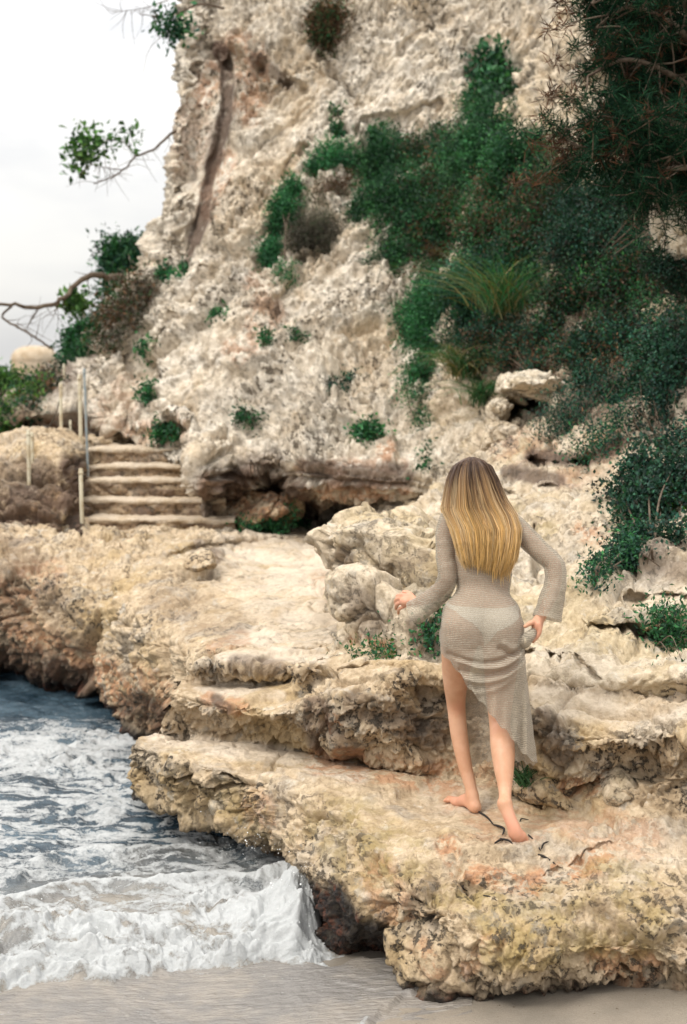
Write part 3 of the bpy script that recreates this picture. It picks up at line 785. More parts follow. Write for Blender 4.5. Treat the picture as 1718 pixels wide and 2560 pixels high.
decay = np.exp(-np.maximum(d - 0.45, 0) / 0.75)
splash = np.exp(-((X + 0.17) / 0.13) ** 2) * sstep(.10, .3, d) * (1 - sstep(.45, 0.95, d)) * 0.10
bore = (bore * (1 + .55 * np.exp(-((X + .25) / .22) ** 2)) * decay + lip2 + splash) * xend
churn = sstep(-0.01, 0.05, d) * (1 - sstep(0.45, 0.95, d - 0.35 * fbm(Q2 * 2.2 + 77, 3) - .22 * sstep(-.35, -.15, X)))
churn = np.clip(churn, 0, 1) * xend
holes = sstep(-.04, .22, fbm(Q2 * np.array([2.2, 4.0, 1]) + 140, 5, gain=.6) + .16 * sstep(.15, .6, d)) * sstep(.02, .2, d) * (1 - sstep(-.42, -.2, X))
churn_f = churn * (1 - .92 * holes)
G3, G4, _r = worley(Q2 * 27.0 + 19)
tum = 0.060 * (0.6 - F1) + 0.045 * (0.6 - G1) + .022 * (.6 - G3) + 0.05 * fbm(Q2 * 7 + 4, 3) + .035 * fbm(Q2 * 20 + 44, 3)
back = np.exp(-((VV - 1890) / 70.0) ** 2) * sstep(420, 250, UU)       # foam pile off the ledge
h = h * (1 - .5 * sstep(.1, -.05, d)) * sstep(-.9, .5, d + .25) + bore + tum * np.clip(churn * (1 - .6 * holes) + .35 * back + .7 * endf, 0, 1.1) + 0.05 * back * (0.6 - F1)
# wash sliding over the sand in front
thin = sstep(.06, -.06, d)
zs = sand_z(X, Y)
wash = np.maximum(ZW, zs + 0.012 + 0.012 * sstep(-1.2, -.05, d))
edge = -1.05 + .16 * fbm(P2 * 2.6 + 31, 4) + np.interp(X, [-2.5, -1.2, -.4, .1, .3, .6], [-.6, -.3, -.12, .35, .62, .8])
wash = wash - 0.022 * sstep(edge + .03, edge - .03, d)
base = ZW * (1 - thin) + wash * thin
Z = base + h * (1 - thin * .75) + thin * 0.006 * ridged(Q2 * np.array([5, 16, 1]), 3)
# foam amount
rd = ridged(Q2 * np.array([2.8, 6.0, 1]) + 50, 6, gain=.62)
rd2 = ridged(Q2 * np.array([5.0, 11.0, 1]) + 51, 4, gain=.6)
dist_f = np.interp(VV, [1600, 1780, 1850, 1960, 2100, 2180], [0.0, 0.16, .66, .58, .58, .50])
shade = np.clip(1 - np.exp(-((UU - 480) / 190.0) ** 2 - ((VV - 2090) / 40.) ** 2), 0, 1)
lace = sstep(.55, .86, rd * .6 + rd2 * .4 + .34 * dist_f + .12 * fbm(P2 * 2 + 8, 2)) * dist_f * 1.15
lace = np.maximum(lace, sstep(.70, .92, rd2 + .12 * dist_f) * dist_f * .6)
lace = np.maximum(lace, np.clip(back * (.42 + 1.7 * fbm(Q2 * np.array([3.5, 6, 1]) + 7, 5, gain=.6)), 0, .85))
lace = np.maximum(lace, sstep(.4, .9, (lip2 * 14) + .5 * fbm(Q2 * 6, 3)) * .9 * (d > .3))
wl = np.exp(-((d - edge - .04) / .022) ** 2) * np.clip(0.15 + 1.3 * fbm(P2 * 7, 3), 0, 1) + sstep(.66, .90, rd * .4 + rd2 * .6 + .10 * fbm(P2 * 2.5 + 99, 2)) * sstep(edge, edge + .3, d) * .55
foam = np.clip(lace * (1 - thin) + churn_f * (0.50 + 1.05 * fbm(Q2 * 6 + 6, 5, gain=.6)) + endf * (.9 + .7 * fbm(Q2 * 7 + 9, 4)) + wl * thin * .5, 0, 1)
turbid = np.clip(sstep(1.7, 0.35, d + .6 * fbm(Q2 * 1.4 + 15, 3)) * .9 + thin, 0, 1)
at = dict(foam=foam, turbid=turbid, thin=thin)
Psea = np.stack([X, Y, Z], -1)
nf = grid_faces(*X.shape)
# the open sea beyond, a little lower than the detailed water
fx = np.concatenate([[-2500, -600, -120, -30], np.linspace(-12, 0.4, 26)]); fy = np.concatenate([np.linspace(2, 20, 37), [40, 120, 500, 2500]])
FX, FY = np.meshgrid(fx, fy)
FZ = np.full(FX.shape, ZW - 0.11)
V = np.concatenate([Psea.reshape(-1, 3), np.stack([FX, FY, FZ], -1).reshape(-1, 3)])
F = np.concatenate([nf, grid_faces(*FX.shape, base=X.size)])
for k in at: at[k] = np.concatenate([at[k].ravel(), np.zeros(FX.size)])
m = NT("sea_water")
p = m.pos()
fo = m.attr('foam'); tu = m.attr('turbid'); th = m.attr('thin')
deep = m.mix(m.ramp(m.noise(p, 2.2, 4, .6), .35, .65), (0.014, 0.032, 0.048), (0.060, 0.098, 0.128))
murk = m.mix(m.ramp(m.noise(p, 3.0, 5, .6), .35, .65), (0.20, 0.19, 0.175), (0.31, 0.275, 0.225))
washc = m.mix(m.ramp(m.noise(p, 4.0, 5, .6), .4, .65), (0.20, 0.185, 0.17), (0.275, 0.245, 0.21))
c = m.mix(tu, deep, murk)
c = m.mix(th, c, washc)
fn = m.noise(p, 26, 6, .75, .4)
fd = m.noise(p, 110, 4, .7)
fn2 = m.noise(p, 62, 5, .75, .6)
fm = m.math('ADD', fo, m.math('MULTIPLY', m.math('SUBTRACT', m.math('ADD', m.math('MULTIPLY', fn, .6), m.math('MULTIPLY', fn2, .4)), .5), m.math('MULTIPLY', m.ramp(fo, 0, .35), 2.6)))
fm = m.ramp(fm, .12, .72)
c = m.mix(fm, c, m.mix(fd, (0.38, 0.40, 0.41), (0.56, 0.565, 0.555)))
rough = m.math('ADD', 0.10, m.math('MULTIPLY', fm, .7))
rip = m.math('MULTIPLY', m.noise(m.scale(p, (5, 30, 1)), 1.0, 4, .6, .6), m.math('MULTIPLY', th, 1.2))
hh0 = m.math('ADD', m.math('MULTIPLY', m.noise(m.scale(p, (1, 2.3, 1)), 14, 5, .65), m.math('SUBTRACT', 1.0, m.math('MULTIPLY', fm, .5))), m.math('MULTIPLY', fn, m.math('MULTIPLY', fm, 1.3)))
hh = m.math('ADD', hh0, rip)
nb = m.bump(hh, .6, .035)
M_sea = m.out(m.principled(c, rough, nb, spec=.5, Subsurface_Weight=m.math('MULTIPLY', fm, .3), Subsurface_Radius=(.03, .03, .03), Subsurface_Scale=1.0))
put(mesh_obj("sea", V, F, M_sea, attrs=at), kind='structure')

# drops flung up where the wave meets the ledge
dv = []; df = []
ico = np.array([[0, 0, 1], [.894, 0, .447], [.276, .851, .447], [-.724, .526, .447], [-.724, -.526, .447], [.276, -.851, .447], [.724, .526, -.447], [-.276, .851, -.447], [-.894, 0, -.447], [-.276, -.851, -.447], [.724, -.526, -.447], [0, 0, -1]])
icf = np.array([[0, 1, 2], [0, 2, 3], [0, 3, 4], [0, 4, 5], [0, 5, 1], [1, 6, 2], [2, 7, 3], [3, 8, 4], [4, 9, 5], [5, 10, 1], [6, 7, 2], [7, 8, 3], [8, 9, 4], [9, 10, 5], [10, 6, 1], [11, 7, 6], [11, 8, 7], [11, 9, 8], [11, 10, 9], [11, 6, 10]])
for i in range(300):
    if i < 110:
        u_, v_, y_ = rng.normal(640, 70), rng.normal(2120, 28), rng.uniform(6.55, 6.9)
    elif i < 190:
        u_, v_, y_ = rng.normal(765, 18), rng.uniform(2150, 2390), rng.uniform(6.2, 6.5)
    else:
        u_, v_, y_ = rng.uniform(0, 760), rng.normal(2290, 50), rng.uniform(6.15, 6.5)
    r = rng.gamma(1.3, .0007) + .0008
    dv.append(ico * r + PY(u_, v_, y_)); df.append(icf + 12 * i)
m = NT("foam_drops")
M_drop = m.out(m.principled((0.8, 0.82, 0.82), 0.15, spec=.5))
put(mesh_obj("splash", np.concatenate(dv), np.concatenate(df), M_drop), "white spray droplets thrown up where the wave hits the ledge", "spray", kind='stuff')

# ------------------------------------------------------------------ headland, bank and wall beside the steps
rows = [
    [(-160, 1400, 13.6), (0, 1400, 13.6), (110, 1390, 13.5), (190, 1385, 13.6), (235, 1380, 14.1), (260, 1370, 15.0)],
    [(-160, 1340, 13.6), (0, 1340, 13.6), (110, 1345, 13.5), (185, 1345, 13.6), (222, 1345, 14.0), (250, 1330, 15.0)],
    [(-160, 1260, 13.9), (0, 1265, 13.8), (110, 1240, 13.8), (180, 1230, 13.9), (216, 1230, 14.3), (245, 1230, 15.4)],
    [(-160, 1190, 14.4), (0, 1180, 14.2), (100, 1160, 14.1), (175, 1150, 14.2), (212, 1150, 14.7), (240, 1150, 15.8)],
    [(-160, 1150, 14.9), (0, 1120, 14.7), (90, 1105, 14.5), (170, 1122, 14.6), (210, 1124, 15.2), (240, 1125, 16.0)],
    [(-160, 1130, 15.4), (20, 1100, 15.2), (90, 1090, 15.0), (170, 1108, 15.1), (214, 1114, 15.6), (250, 1114, 16.3)],
    [(-160, 1120, 16.6), (20, 1095, 16.4), (110, 1092, 16.2), (190, 1102, 16.4), (260, 1105, 16.8), (420, 1100, 17.0)],
]
P0 = loft(rows, int(240 * DENS), int(180 * DENS))
P, area, up = rockify(P0, big=0.14, lump=0.07, mid=0.04, fine=0.022, crack=0.08, s=0.8, flat_keep=.5, seed=33., block=.10)
rock_obj("rock_bank", P, M_near, area=area, up=up * .4,
         brown=[(80, .9, [(-40, 1340), (60, 1270), (180, 1330)]), (50, .95, [(180, 1180), (200, 1320)]), (70, .8, [(110, 1210), (150, 1330)]), (50, .6, [(20, 1240), (60, 1190)]), (45, .5, [(0, 1190), (50, 1180)]), (25, .7, [(215, 1150), (210, 1330)])],
         orange=[(40, .4, [(80, 1300), (130, 1260)])])
rows = [
    [(-300, 1150, 16.8), (0, 1118, 16.6), (110, 1108, 16.4), (190, 1108, 16.6), (300, 1108, 16.9), (480, 1108, 17.2)],
    [(-300, 1112, 17.4), (0, 1092, 17.4), (110, 1088, 17.4), (190, 1088, 17.4), (300, 1088, 17.7), (480, 1080, 17.9)],
    [(-300, 1080, 17.5), (20, 1074, 17.5), (110, 1066, 17.5), (190, 1062, 17.5), (300, 1060, 17.8), (480, 1050, 18.1)],
    [(-300, 1066, 17.1), (24, 1056, 16.95), (110, 1040, 17.0), (190, 1034, 17.1), (300, 1030, 17.6), (480, 1000, 18.4)],
    [(-300, 1045, 17.2), (34, 1030, 17.1), (110, 1006, 17.25), (190, 985, 17.5), (300, 970, 18.0), (480, 900, 19.0)],
    [(-300, 1015, 17.8), (50, 1000, 17.7), (120, 975, 17.9), (200, 945, 18.2), (300, 910, 18.8), (480, 820, 19.8)],
    [(-300, 990, 20), (40, 975, 19.8), (120, 952, 19.6), (200, 890, 19.6), (300, 830, 19.9), (480, 740, 20.6)],
    [(-300, 970, 26), (40, 958, 25), (125, 940, 23.5), (210, 840, 22.0), (310, 740, 21.6), (500, 640, 21.8)],
    [(-300, 972, 60), (40, 960, 55), (135, 948, 45), (220, 870, 30), (320, 770, 25), (520, 640, 24)],
    [(-300, 1000, 130), (40, 985, 130), (135, 975, 100), (220, 930, 60), (320, 860, 40), (520, 780, 34)],
]
P0 = loft(rows, int(240 * DENS), int(200 * DENS))
P, area, up = rockify(P0, big=0.12, lump=0.08, mid=0.06, fine=0.022, crack=0.06, s=0.7, flat_keep=.7, seed=43., block=.03)
rock_obj("headland", P, M_cliff, area=area, up=up * .4,
         orange=[(40, .9, [(60, 1080), (200, 1070), (330, 1060)])], brown=[(30, .8, [(40, 1095), (200, 1090)]), (90, .9, [(220, 830), (330, 720), (420, 640)]), (60, .8, [(-100, 1000), (60, 960), (140, 930)])])


# ------------------------------------------------------------------ stone steps
def stone_steps():
    root = empty("stone_steps", PY(350, 1340, 13.9))
    put(root, "weathered stone steps with pale worn treads climbing between the cliff and the rock wall", "steps")
    edges = [(1340, 205, 545), (1296, 208, 524), (1247, 210, 503), (1198, 211, 488), (1162, 212, 474), (1120, 213, 468)]
    zprev = 0.70
    for i, (v, u0, u1) in enumerate(edges):
        Yf = 13.85 + 0.30 * i
        a, b = PY(u0, v, Yf), PY(u1, v, Yf)
        z = a[2]
        n = 150
        x = np.linspace(a[0] - .12, b[0] + .25, n)
        dep = 0.42 if i < 5 else 2.4
        prof = np.array([[0.02, zprev - .08], [0.0, zprev + (z - zprev) * .35], [0.005, z - .05], [-.015, z - .042], [-.022, z - .022], [-.012, z - .004], [0.02, z], [dep * .5, z + .005], [dep, z + .008]])
        L = np.concatenate([[0], np.cumsum(np.hypot(*np.diff(prof, axis=0).T))])
        ts = np.concatenate([np.linspace(0, L[6], 44), np.linspace(L[6], L[8], 30)[1:]])
        pr = np.stack([np.interp(ts, L, prof[:, 0]), np.interp(ts, L, prof[:, 1])], -1)
        G = np.zeros((len(ts), n, 3))
        G[..., 0] = x[None, :]; G[..., 1] = Yf + pr[:, None, 0]; G[..., 2] = pr[:, None, 1]
        N = grid_normals(G)
        riser = (1 - sstep(z - .06, z - .035, G[..., 2]))
        F1, F2, R = worley(G * np.array([5.5, 1, 8.5]) + i * 7)
        hgt = riser * (0.075 * (.55 - F1) + .03 * (R - .5) + .045 * fbm(G * 9, 4)) + (1 - riser) * (.030 * fbm(G * 4 + 3, 4) + .014 * fbm(G * 15, 3))
        G = G + N * hgt[..., None]
        G[..., 2] += .030 * fbm(np.stack([G[..., 0] * 2.2, G[..., 1] * 0 + i, G[..., 1] * 0], -1), 2)
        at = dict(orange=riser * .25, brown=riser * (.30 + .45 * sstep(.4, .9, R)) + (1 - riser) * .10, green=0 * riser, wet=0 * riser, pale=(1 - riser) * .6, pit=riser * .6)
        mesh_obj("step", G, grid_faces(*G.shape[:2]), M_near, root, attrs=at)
        add_bvh(G, 6)
        zprev = z
    return root


stone_steps()


# ------------------------------------------------------------------ posts, rope, tower
def tube(pts, rad, k=8, cap=True):
    """swept tube; returns V, F"""
    pts = np.asarray(pts, float); n = len(pts)
    rad = np.broadcast_to(np.asarray(rad, float), (n,))
    t = np.gradient(pts, axis=0); t /= np.linalg.norm(t, axis=1)[:, None] + 1e-12
    ref = np.array([0, 0, 1.0]) if abs(t[:, 2]).mean() < .8 else np.array([1.0, 0, 0])
    a = np.cross(t, ref); a /= np.linalg.norm(a, axis=1)[:, None] + 1e-12
    b = np.cross(t, a)
    th = np.linspace(0, 2 * np.pi, k, endpoint=False)
    V = pts[:, None] + rad[:, None, None] * (np.cos(th)[None, :, None] * a[:, None] + np.sin(th)[None, :, None] * b[:, None])
    V = V.reshape(-1, 3); F = grid_faces(n, k, wrap=True)
    return V, F


def spline(pts, n):
    pts = np.asarray(pts, float)
    L = np.concatenate([[0], np.cumsum(np.linalg.norm(np.diff(pts, axis=0), axis=1) + 1e-6)])
    return catmull(pts, L, np.linspace(0, L[-1], n))


def join(parts):
    V = []; F = {}; b = 0
    for v, f in parts:
        V.append(v); F.setdefault(f.shape[1], []).append(f + b); b += len(v)
    return np.concatenate(V), [np.concatenate(x) for x in F.values()]


m = NT("painted_steel"); p = m.pos()
c = m.mix(m.ramp(m.noise(p, 9, 5, .7), .45, .62), (0.56, 0.51, 0.38), (0.42, 0.34, 0.22))
M_post = m.out(m.principled(c, .45, m.bump(m.noise(p, 60, 3), .2, .004), spec=.4))
m = NT("galvanised_steel"); p = m.pos()
M_post2 = m.out(m.principled(m.mix(m.ramp(m.noise(p, 9, 5, .7), .4, .62), (0.20, 0.25, 0.27), (0.33, 0.33, 0.30)), .4, spec=.5))
POSTS = [
    (73, 1208, 71, 1074, 14.05, .019, 0, "thick cream steel post standing low on the dark rock wall beside the steps"),
    (83, 1188, 80, 1080, 14.25, .015, 0, "slimmer cream post paired close with the thick post on the rock wall"),
    (113, 1118, 111, 1066, 16.2, .014, 1, "short grey stub post where the slack rope ends on the landing"),
    (153, 1116, 152, 957, 15.6, .019, 0, "tall cream post holding the upper end of the slack rope"),
    (177, 1112, 176, 1050, 16.6, .013, 0, "short cream stub post between the two tall posts on the landing"),
    (203, 1122, 199, 936, 15.4, .021, 0, "tallest cream post at the corner of the top step"),
    (221, 1190, 211, 921, 14.9, .014, 1, "long thin blue-grey pole leaning beside the tallest post"),
    (206, 1345, 202, 1170, 13.75, .020, 0, "cream post at the foot of the steps beside the rock wall"),
    (162, 975, 160, 909, 18.4, .015, 0, "small pale post highest on the bank below the tower"),
]
for (ub, vb, ut, vt, Y, r, kind, lab) in POSTS:
    b = PY(ub, vb, Y) - np.array([0, 0, .12]); t = PY(ut, vt, Y)
    pts = np.array([b, b + (t - b) * .02, t - [0, 0, .012], t - [0, 0, .010], t - [0, 0, .002], t])
    V1, F1_ = tube([b, b + (t - b) * .5, t - np.array([0, 0, .01]), t - np.array([0, 0, .003]), t], [r, r, r, r * .8, 0.001], 12)
    V2, F2_ = tube([t - np.array([0, 0, .06]), t - np.array([0, 0, .058]), t - np.array([0, 0, .035]), t - np.array([0, 0, .033])], [r, r * 1.22, r * 1.22, r], 12)
    rt = empty("steel_post", b); put(rt, lab, "post", "posts of the old handrail")
    mesh_obj("shaft", V1, F1_, M_post2 if kind else M_post, rt)
    mesh_obj("collar", V2, F2_, M_post2 if kind else M_post, rt)
m = NT("rope"); M_rope = m.out(m.principled((0.07, 0.065, 0.055), .9))
a, b = PY(152, 990, 15.6), PY(111, 1070, 16.2)
pts = np.array([a + (b - a) * s - np.array([0, 0, .10 * 4 * s * (1 - s)]) for s in np.linspace(0, 1, 20)])
put(mesh_obj("rope", *tube(pts, .008, 6), M_rope), "dark slack rope hanging from the tall cream post down to the grey stub", "rope")

# tower on the far point
Yt = 115.0
tb = PY(88, 975, Yt); ttop = PY(88, 864, Yt)
R_t = 58 * Yt / FPX
Ht = ttop[2] - tb[2]
root = empty("watchtower", tb); put(root, "squat round stone watchtower with a domed top on the far headland", "tower")
prof = [(R_t * 1.03, 0), (R_t * 1.0, Ht * .4), (R_t * .985, Ht * .66), (R_t * 1.0, Ht * .67), (R_t * .985, Ht * .74), (R_t * .93, Ht * .82), (R_t * .80, Ht * .90), (R_t * .55, Ht * .965), (R_t * .25, Ht * .995), (0.02, Ht)]
def lathe(prof, k=96, sub=6):
    pr = np.array(prof, float)
    q = np.concatenate([np.linspace(pr[i], pr[i + 1], sub, endpoint=False) for i in range(len(pr) - 1)] + [pr[-1:]])
    th = np.linspace(0, 2 * np.pi, k, endpoint=False)
    return np.stack([q[:, None, 0] * np.cos(th), q[:, None, 0] * np.sin(th), np.repeat(q[:, 1:2], k, 1)], -1)
m = NT("tower_stone"); p = m.pos()
c = m.mix(m.ramp(m.noise(p, 1.6, 6, .7), .35, .65), (0.56, 0.46, 0.34), (0.42, 0.32, 0.21))
c = m.mix(m.ramp(m.voro(m.scale(p, (1, 1, 1.7)), 2.2, 'DISTANCE_TO_EDGE'), 0, .06, .55, 0), c, (0.24, 0.19, 0.13))
M_tower = m.out(m.principled(c, .95, m.bump(m.noise(p, 6, 5, .7), .6, .1)))
G = lathe(prof[:4]) + tb
mesh_obj("wall", G + 0.04 * fbm(G * 1.2, 3)[..., None] * np.array([1, 1, 0]), grid_faces(*G.shape[:2], wrap=True), M_tower, root)
G = lathe(prof[3:]) + tb
mesh_obj("dome_roof", G, grid_faces(*G.shape[:2], wrap=True), M_tower, root)
ang = -1.25
wc = tb + np.array([R_t * 1.0 * math.cos(ang), R_t * 1.0 * math.sin(ang), Ht * .55])
tdir = np.array([-math.sin(ang), math.cos(ang), 0]); od = np.array([math.cos(ang), math.sin(ang), 0])


# ------------------------------------------------------------------ boulders and loose stones
def rock_lump(c, r, seed, nplanes=16, soft=9.0, disp=0.10, flat=None, n=None):
    """angular rounded stone: soft intersection of planes on a sphere grid; c centre, r radii"""
    g = np.random.default_rng(seed)
    if n is None: n = 90
    th = np.linspace(0.001, np.pi - .001, n); ph = np.linspace(0, 2 * np.pi, 2 * n, endpoint=False)
    T, Ph = np.meshgrid(th, ph, indexing='ij')
    D = np.stack([np.sin(T) * np.cos(Ph), np.sin(T) * np.sin(Ph), np.cos(T)], -1)
    N = g.normal(size=(nplanes, 3)); N /= np.linalg.norm(N, axis=1)[:, None]
    if flat is not None: N[0] = flat
    off = g.uniform(.78, 1.08, nplanes)
    q = np.clip(D @ N.T, 0.02, 1) / off
    rad = 1 / (np.sum(q ** soft, -1) ** (1 / soft))
    Pn = D * np.minimum(rad, 1.35)[..., None]
    P = c + Pn * np.asarray(r)
    mean = float(np.mean(r))
    Nn = Pn / np.linalg.norm(Pn, axis=-1)[..., None]
    s = .18 / mean
    Qs = (P - c) * s + seed * 3.7
    F1, F2, R = worley(Qs * 4.5)
    G1, G2, R3 = worley(Qs * 17)
    area = sstep(-.15, .2, fbm(Qs * 3.0 + 9, 2))
    hf, bd, R4 = facets(Qs * 5.0 + .25 * fbm(Qs * 8, 2)[..., None] + 3)
    hf2, bd2, R5 = facets(Qs * 13.0 + 31)
    h = disp * mean * (0.8 * fbm(Qs * 3.0, 3) + 1.0 * hf + .35 * hf2 - .35 * np.exp(-(bd / .06) ** 2) + .2 * (ridged(Qs * 11, 4) - .5) - 1.2 * np.clip(fbm(Qs * 15, 4) - .12, 0, 1) * (.3 + area) - .4 * area * np.clip(.5 - G1, 0, 1) * (R3 > .3))
    P = P + Nn * h[..., None]
    return P


def lump_obj(name, P, mat, label, cat, group=None, brown=(), orange=(), green=(), wet=None, pit=1.0, parent=None):
    n, mm = P.shape[:2]
    V = P.reshape(-1, 3)
    F = grid_faces(n, mm, wrap=True)
    at = dict(orange=strokes(V, orange) if orange else np.zeros(len(V)), brown=strokes(V, brown) if brown else np.zeros(len(V)),
              green=strokes(V, green) if green else np.zeros(len(V)), wet=np.zeros(len(V)) if wet is None else wet(V), pale=np.zeros(len(V)), pit=np.full(len(V), pit))
    o = mesh_obj(name, V, F, mat, parent, attrs=at)
    put(o, label, cat, group)
    P2 = P[::3, ::3]
    TERRAIN.append(BVHTree.FromPolygons(P2.reshape(-1, 3).tolist(), grid_faces(*P2.shape[:2], wrap=True).tolist()))
    return o


def px(n, Y): return n * Y / FPX
BOULD = [
    # u, v, Y, ru, rv, rdepth(m), seed, material, disp, label, extra
    (975, 1552, 7.95, 140, 118, .42, 11, 'b', .24, "rounded pitted boulder beside the person's outstretched hand", dict(orange=[(28, .9, [(890, 1610), (960, 1625)])], brown=[(45, .5, [(930, 1560), (900, 1500)]), (30, .6, [(1040, 1560), (1060, 1600)])])),
    (1010, 1392, 8.75, 180, 104, .70, 12, 'b', .24, "broad pale boulder stacked behind the hand boulder", dict(brown=[(30, .55, [(860, 1390), (870, 1450)]), (24, .4, [(960, 1420), (1060, 1390)])])),
    (1090, 1478, 8.25, 150, 52, .5, 51, 'b', .22, "sloping pale slab wedged between the hand boulder and the one above it", {}),
    (905, 1478, 8.9, 60, 40, .35, 52, 'b', .24, "narrow rough rock in the cleft between the two large boulders by the path", {}),
    (1400, 1930, 6.9, 120, 62, .30, 13, 'n', .20, "grey pitted boulder with an orange underside beside the grass tuft", dict(orange=[(20, .9, [(1420, 1975), (1540, 1955)])], brown=[(40, .5, [(1380, 1880), (1430, 1900)])])),
    (1543, 1963, 6.55, 44, 44, .13, 14, 'b', .10, "small squarish pale block lying on the shelf by the grey boulder", {}),
    (1600, 1985, 6.7, 36, 34, .12, 15, 'b', .12, "small pale stone next to the squarish block", {}),
    (1135, 2350, 6.05, 130, 124, .28, 16, 'n', .22, "bulging yellow-stained boulder at the edge of the sand by the dark wet rock", dict(green=[(60, .8, [(1060, 2260), (1150, 2230), (1240, 2280)])], orange=[(40, .6, [(1060, 2370), (1090, 2430)])], wet=lambda V: 1 - sstep(-.09, .0, V[:, 2] + .08 * fbm(V * 7, 3)))),
    (1340, 2290, 6.12, 120, 74, .3, 17, 'n', .2, "low mossy boulder between the orange ledge and the sand", dict(green=[(60, .6, [(1300, 2240), (1380, 2260)])])),
    (1480, 2380, 6.0, 120, 100, .28, 18, 'n', .2, "cracked tan boulder on the sand with rusty patches", dict(orange=[(34, .8, [(1500, 2400), (1540, 2440)])])),
    (1655, 2330, 6.08, 112, 140, .32, 19, 'n', .2, "tall tan boulder at the sand's edge beyond the cracked one", dict(orange=[(34, .6, [(1600, 2420), (1640, 2450)])])),
    (595, 1850, 8.12, 29, 26, .09, 20, 'w', .08, "round whitish cobble set in the riser, the one nearer the sea", {}),
    (653, 1853, 8.02, 29, 27, .09, 21, 'w', .08, "round whitish cobble set in the riser, the one nearer the pitted bulge", {}),
    (570, 2008, 7.55, 52, 50, .16, 22, 'w', .10, "pale speckled rock bulging from the ledge face above the water", {}),
    (402, 1985, 7.92, 40, 46, .16, 23, 'n', .12, "knobbly rock at the seaward corner of the ledge", {}),
    (480, 2000, 7.75, 42, 40, .15, 24, 'n', .12, "knobbly rock in the ledge face next to the pale speckled one", {}),
    (196, 1606, 12.4, 40, 20, .18, 25, 'w', .07, "flat pale slab jutting from the sea wall rock", {}),
    (1705, 585, 10.7, 66, 92, .35, 26, 'w', .26, "large whitish rock poking out of the dark bushes", {}),
    (1312, 972, 12.75, 80, 26, .75, 27, 'w', .24, "pale slab bridging the dark hollow in the bank", {}),
    (1398, 1008, 12.3, 34, 38, .2, 28, 'w', .12, "pale block holding up one end of the bridging slab", {}),
    (1246, 1022, 12.6, 28, 30, .3, 29, 'w', .25, "small stone under the seaward end of the bridging slab", {}),
    (1262, 1085, 12.3, 40, 34, .22, 30, 'b', .14, "cream stone below the hollow in the bank", {}),
    (1415, 1112, 11.7, 52, 36, .22, 31, 'w', .14, "cream rock lying in the brown herbs on the bank", {}),
    (1330, 1180, 11.6, 78, 40, .3, 32, 'w', .15, "white lichened rock with black spots near the person's head", dict(brown=[(18, .8, [(1360, 1195), (1390, 1190)])])),
    (1440, 1170, 11.2, 50, 26, .2, 33, 'b', .15, "low cream rock next to the white lichened rock", {}),
    (1230, 1110, 12.6, 34, 30, .2, 34, 'b', .14, "small cream stone just above the person's head", {}),
    (1560, 1180, 10.6, 70, 34, .22, 35, 'w', .15, "whitish rock half covered by the ivy", {}),
    (1610, 1030, 10.9, 34, 30, .2, 36, 'w', .15, "white stone under the bare twigs on the bank", {}),
    (1640, 870, 11.6, 30, 22, .2, 37, 'b', .12, "tan stone above the herbs high on the bank", {}),
    (1420, 1640, 7.9, 48, 30, .16, 38, 'b', .15, "grey-white block under the black crack in the slope", {}),
    (1325, 1650, 8.0, 40, 28, .16, 39, 'b', .15, "small block of the cracked slope beside the held skirt", {}),
    (1530, 1625, 7.9, 60, 30, .2, 40, 'b', .15, "flat cream block below the leafy plant on the slope", {}),
    (905, 1800, 7.3, 90, 84, .22, 41, 'n', .2, "dark pitted bulge of rock on the ledge beside the person's legs", dict(brown=[(60, .5, [(900, 1770), (880, 1840)])], orange=[(20, .9, [(850, 1885), (930, 1888)])])),
    (645, 1275, 14.75, 82, 44, .5, 47, 'n', .26, "orange brown block lying in the mouth of the hollow", dict(orange=[(70, .9, [(600, 1280), (690, 1270)])])),
    (505, 1405, 11.2, 44, 28, .2, 43, 'n', .13, "overhanging knob of rock beside the sandy path", {}),
]
mats = dict(n=M_near, b=M_bank, c=M_cliff)
M_white = rock_material("white_limestone", (0.72, 0.66, 0.56), (0.60, 0.52, 0.40), (0.60, 0.48, 0.30), .8, 1.0, 1.0, .25)
mats['w'] = M_white
for (u, v, Y, ru, rv, rd, seed, mt, dsp, lab, ex) in BOULD:
    c = PY(u, v, Y)
    P = rock_lump(c, (px(ru, Y) / 1.0, rd, px(rv, Y) / 1.0), seed, nplanes=11 if ru > 60 else 16, soft=13.0 if ru > 60 else 9.0, disp=dsp, n=int(70 + ru * .5))
    cat = "boulder" if ru > 60 else "stone"
    lump_obj("boulder" if ru > 60 else "stone", P, mats[mt], lab, cat, "rocks lying on the shore", pit=.55 if mt in "wb" else 1.0, **ex)

# ------------------------------------------------------------------ plants
def leaf_material(name, rough=.55, trans=.3, spec=.35):
    m = NT(name)
    c = m.attr('Col', 'Color')
    b = m.principled(c, rough, spec=spec)
    t = m.n('ShaderNodeBsdfTranslucent'); m.l(m.mix(1.0, c, (1.1, 1.25, .7), 'MULTIPLY'), t.inputs[0])
    x = m.n('ShaderNodeMixShader'); x.inputs[0].default_value = trans
    m.l(b, x.inputs[1]); m.l(t.outputs[0], x.inputs[2])
    return m.out(x.outputs[0])


M_leaf = leaf_material("leaf")
M_dry = leaf_material("dry_leaf", .9, .15, .1)
m = NT("bark"); p = m.pos()
M_bark = m.out(m.principled(m.mix(m.ramp(m.noise(p, 14, 5, .7), .35, .65), (0.085, 0.06, 0.042), (0.17, 0.13, 0.095)), .95, m.bump(m.noise(p, 60, 4, .7), .6, .006)))

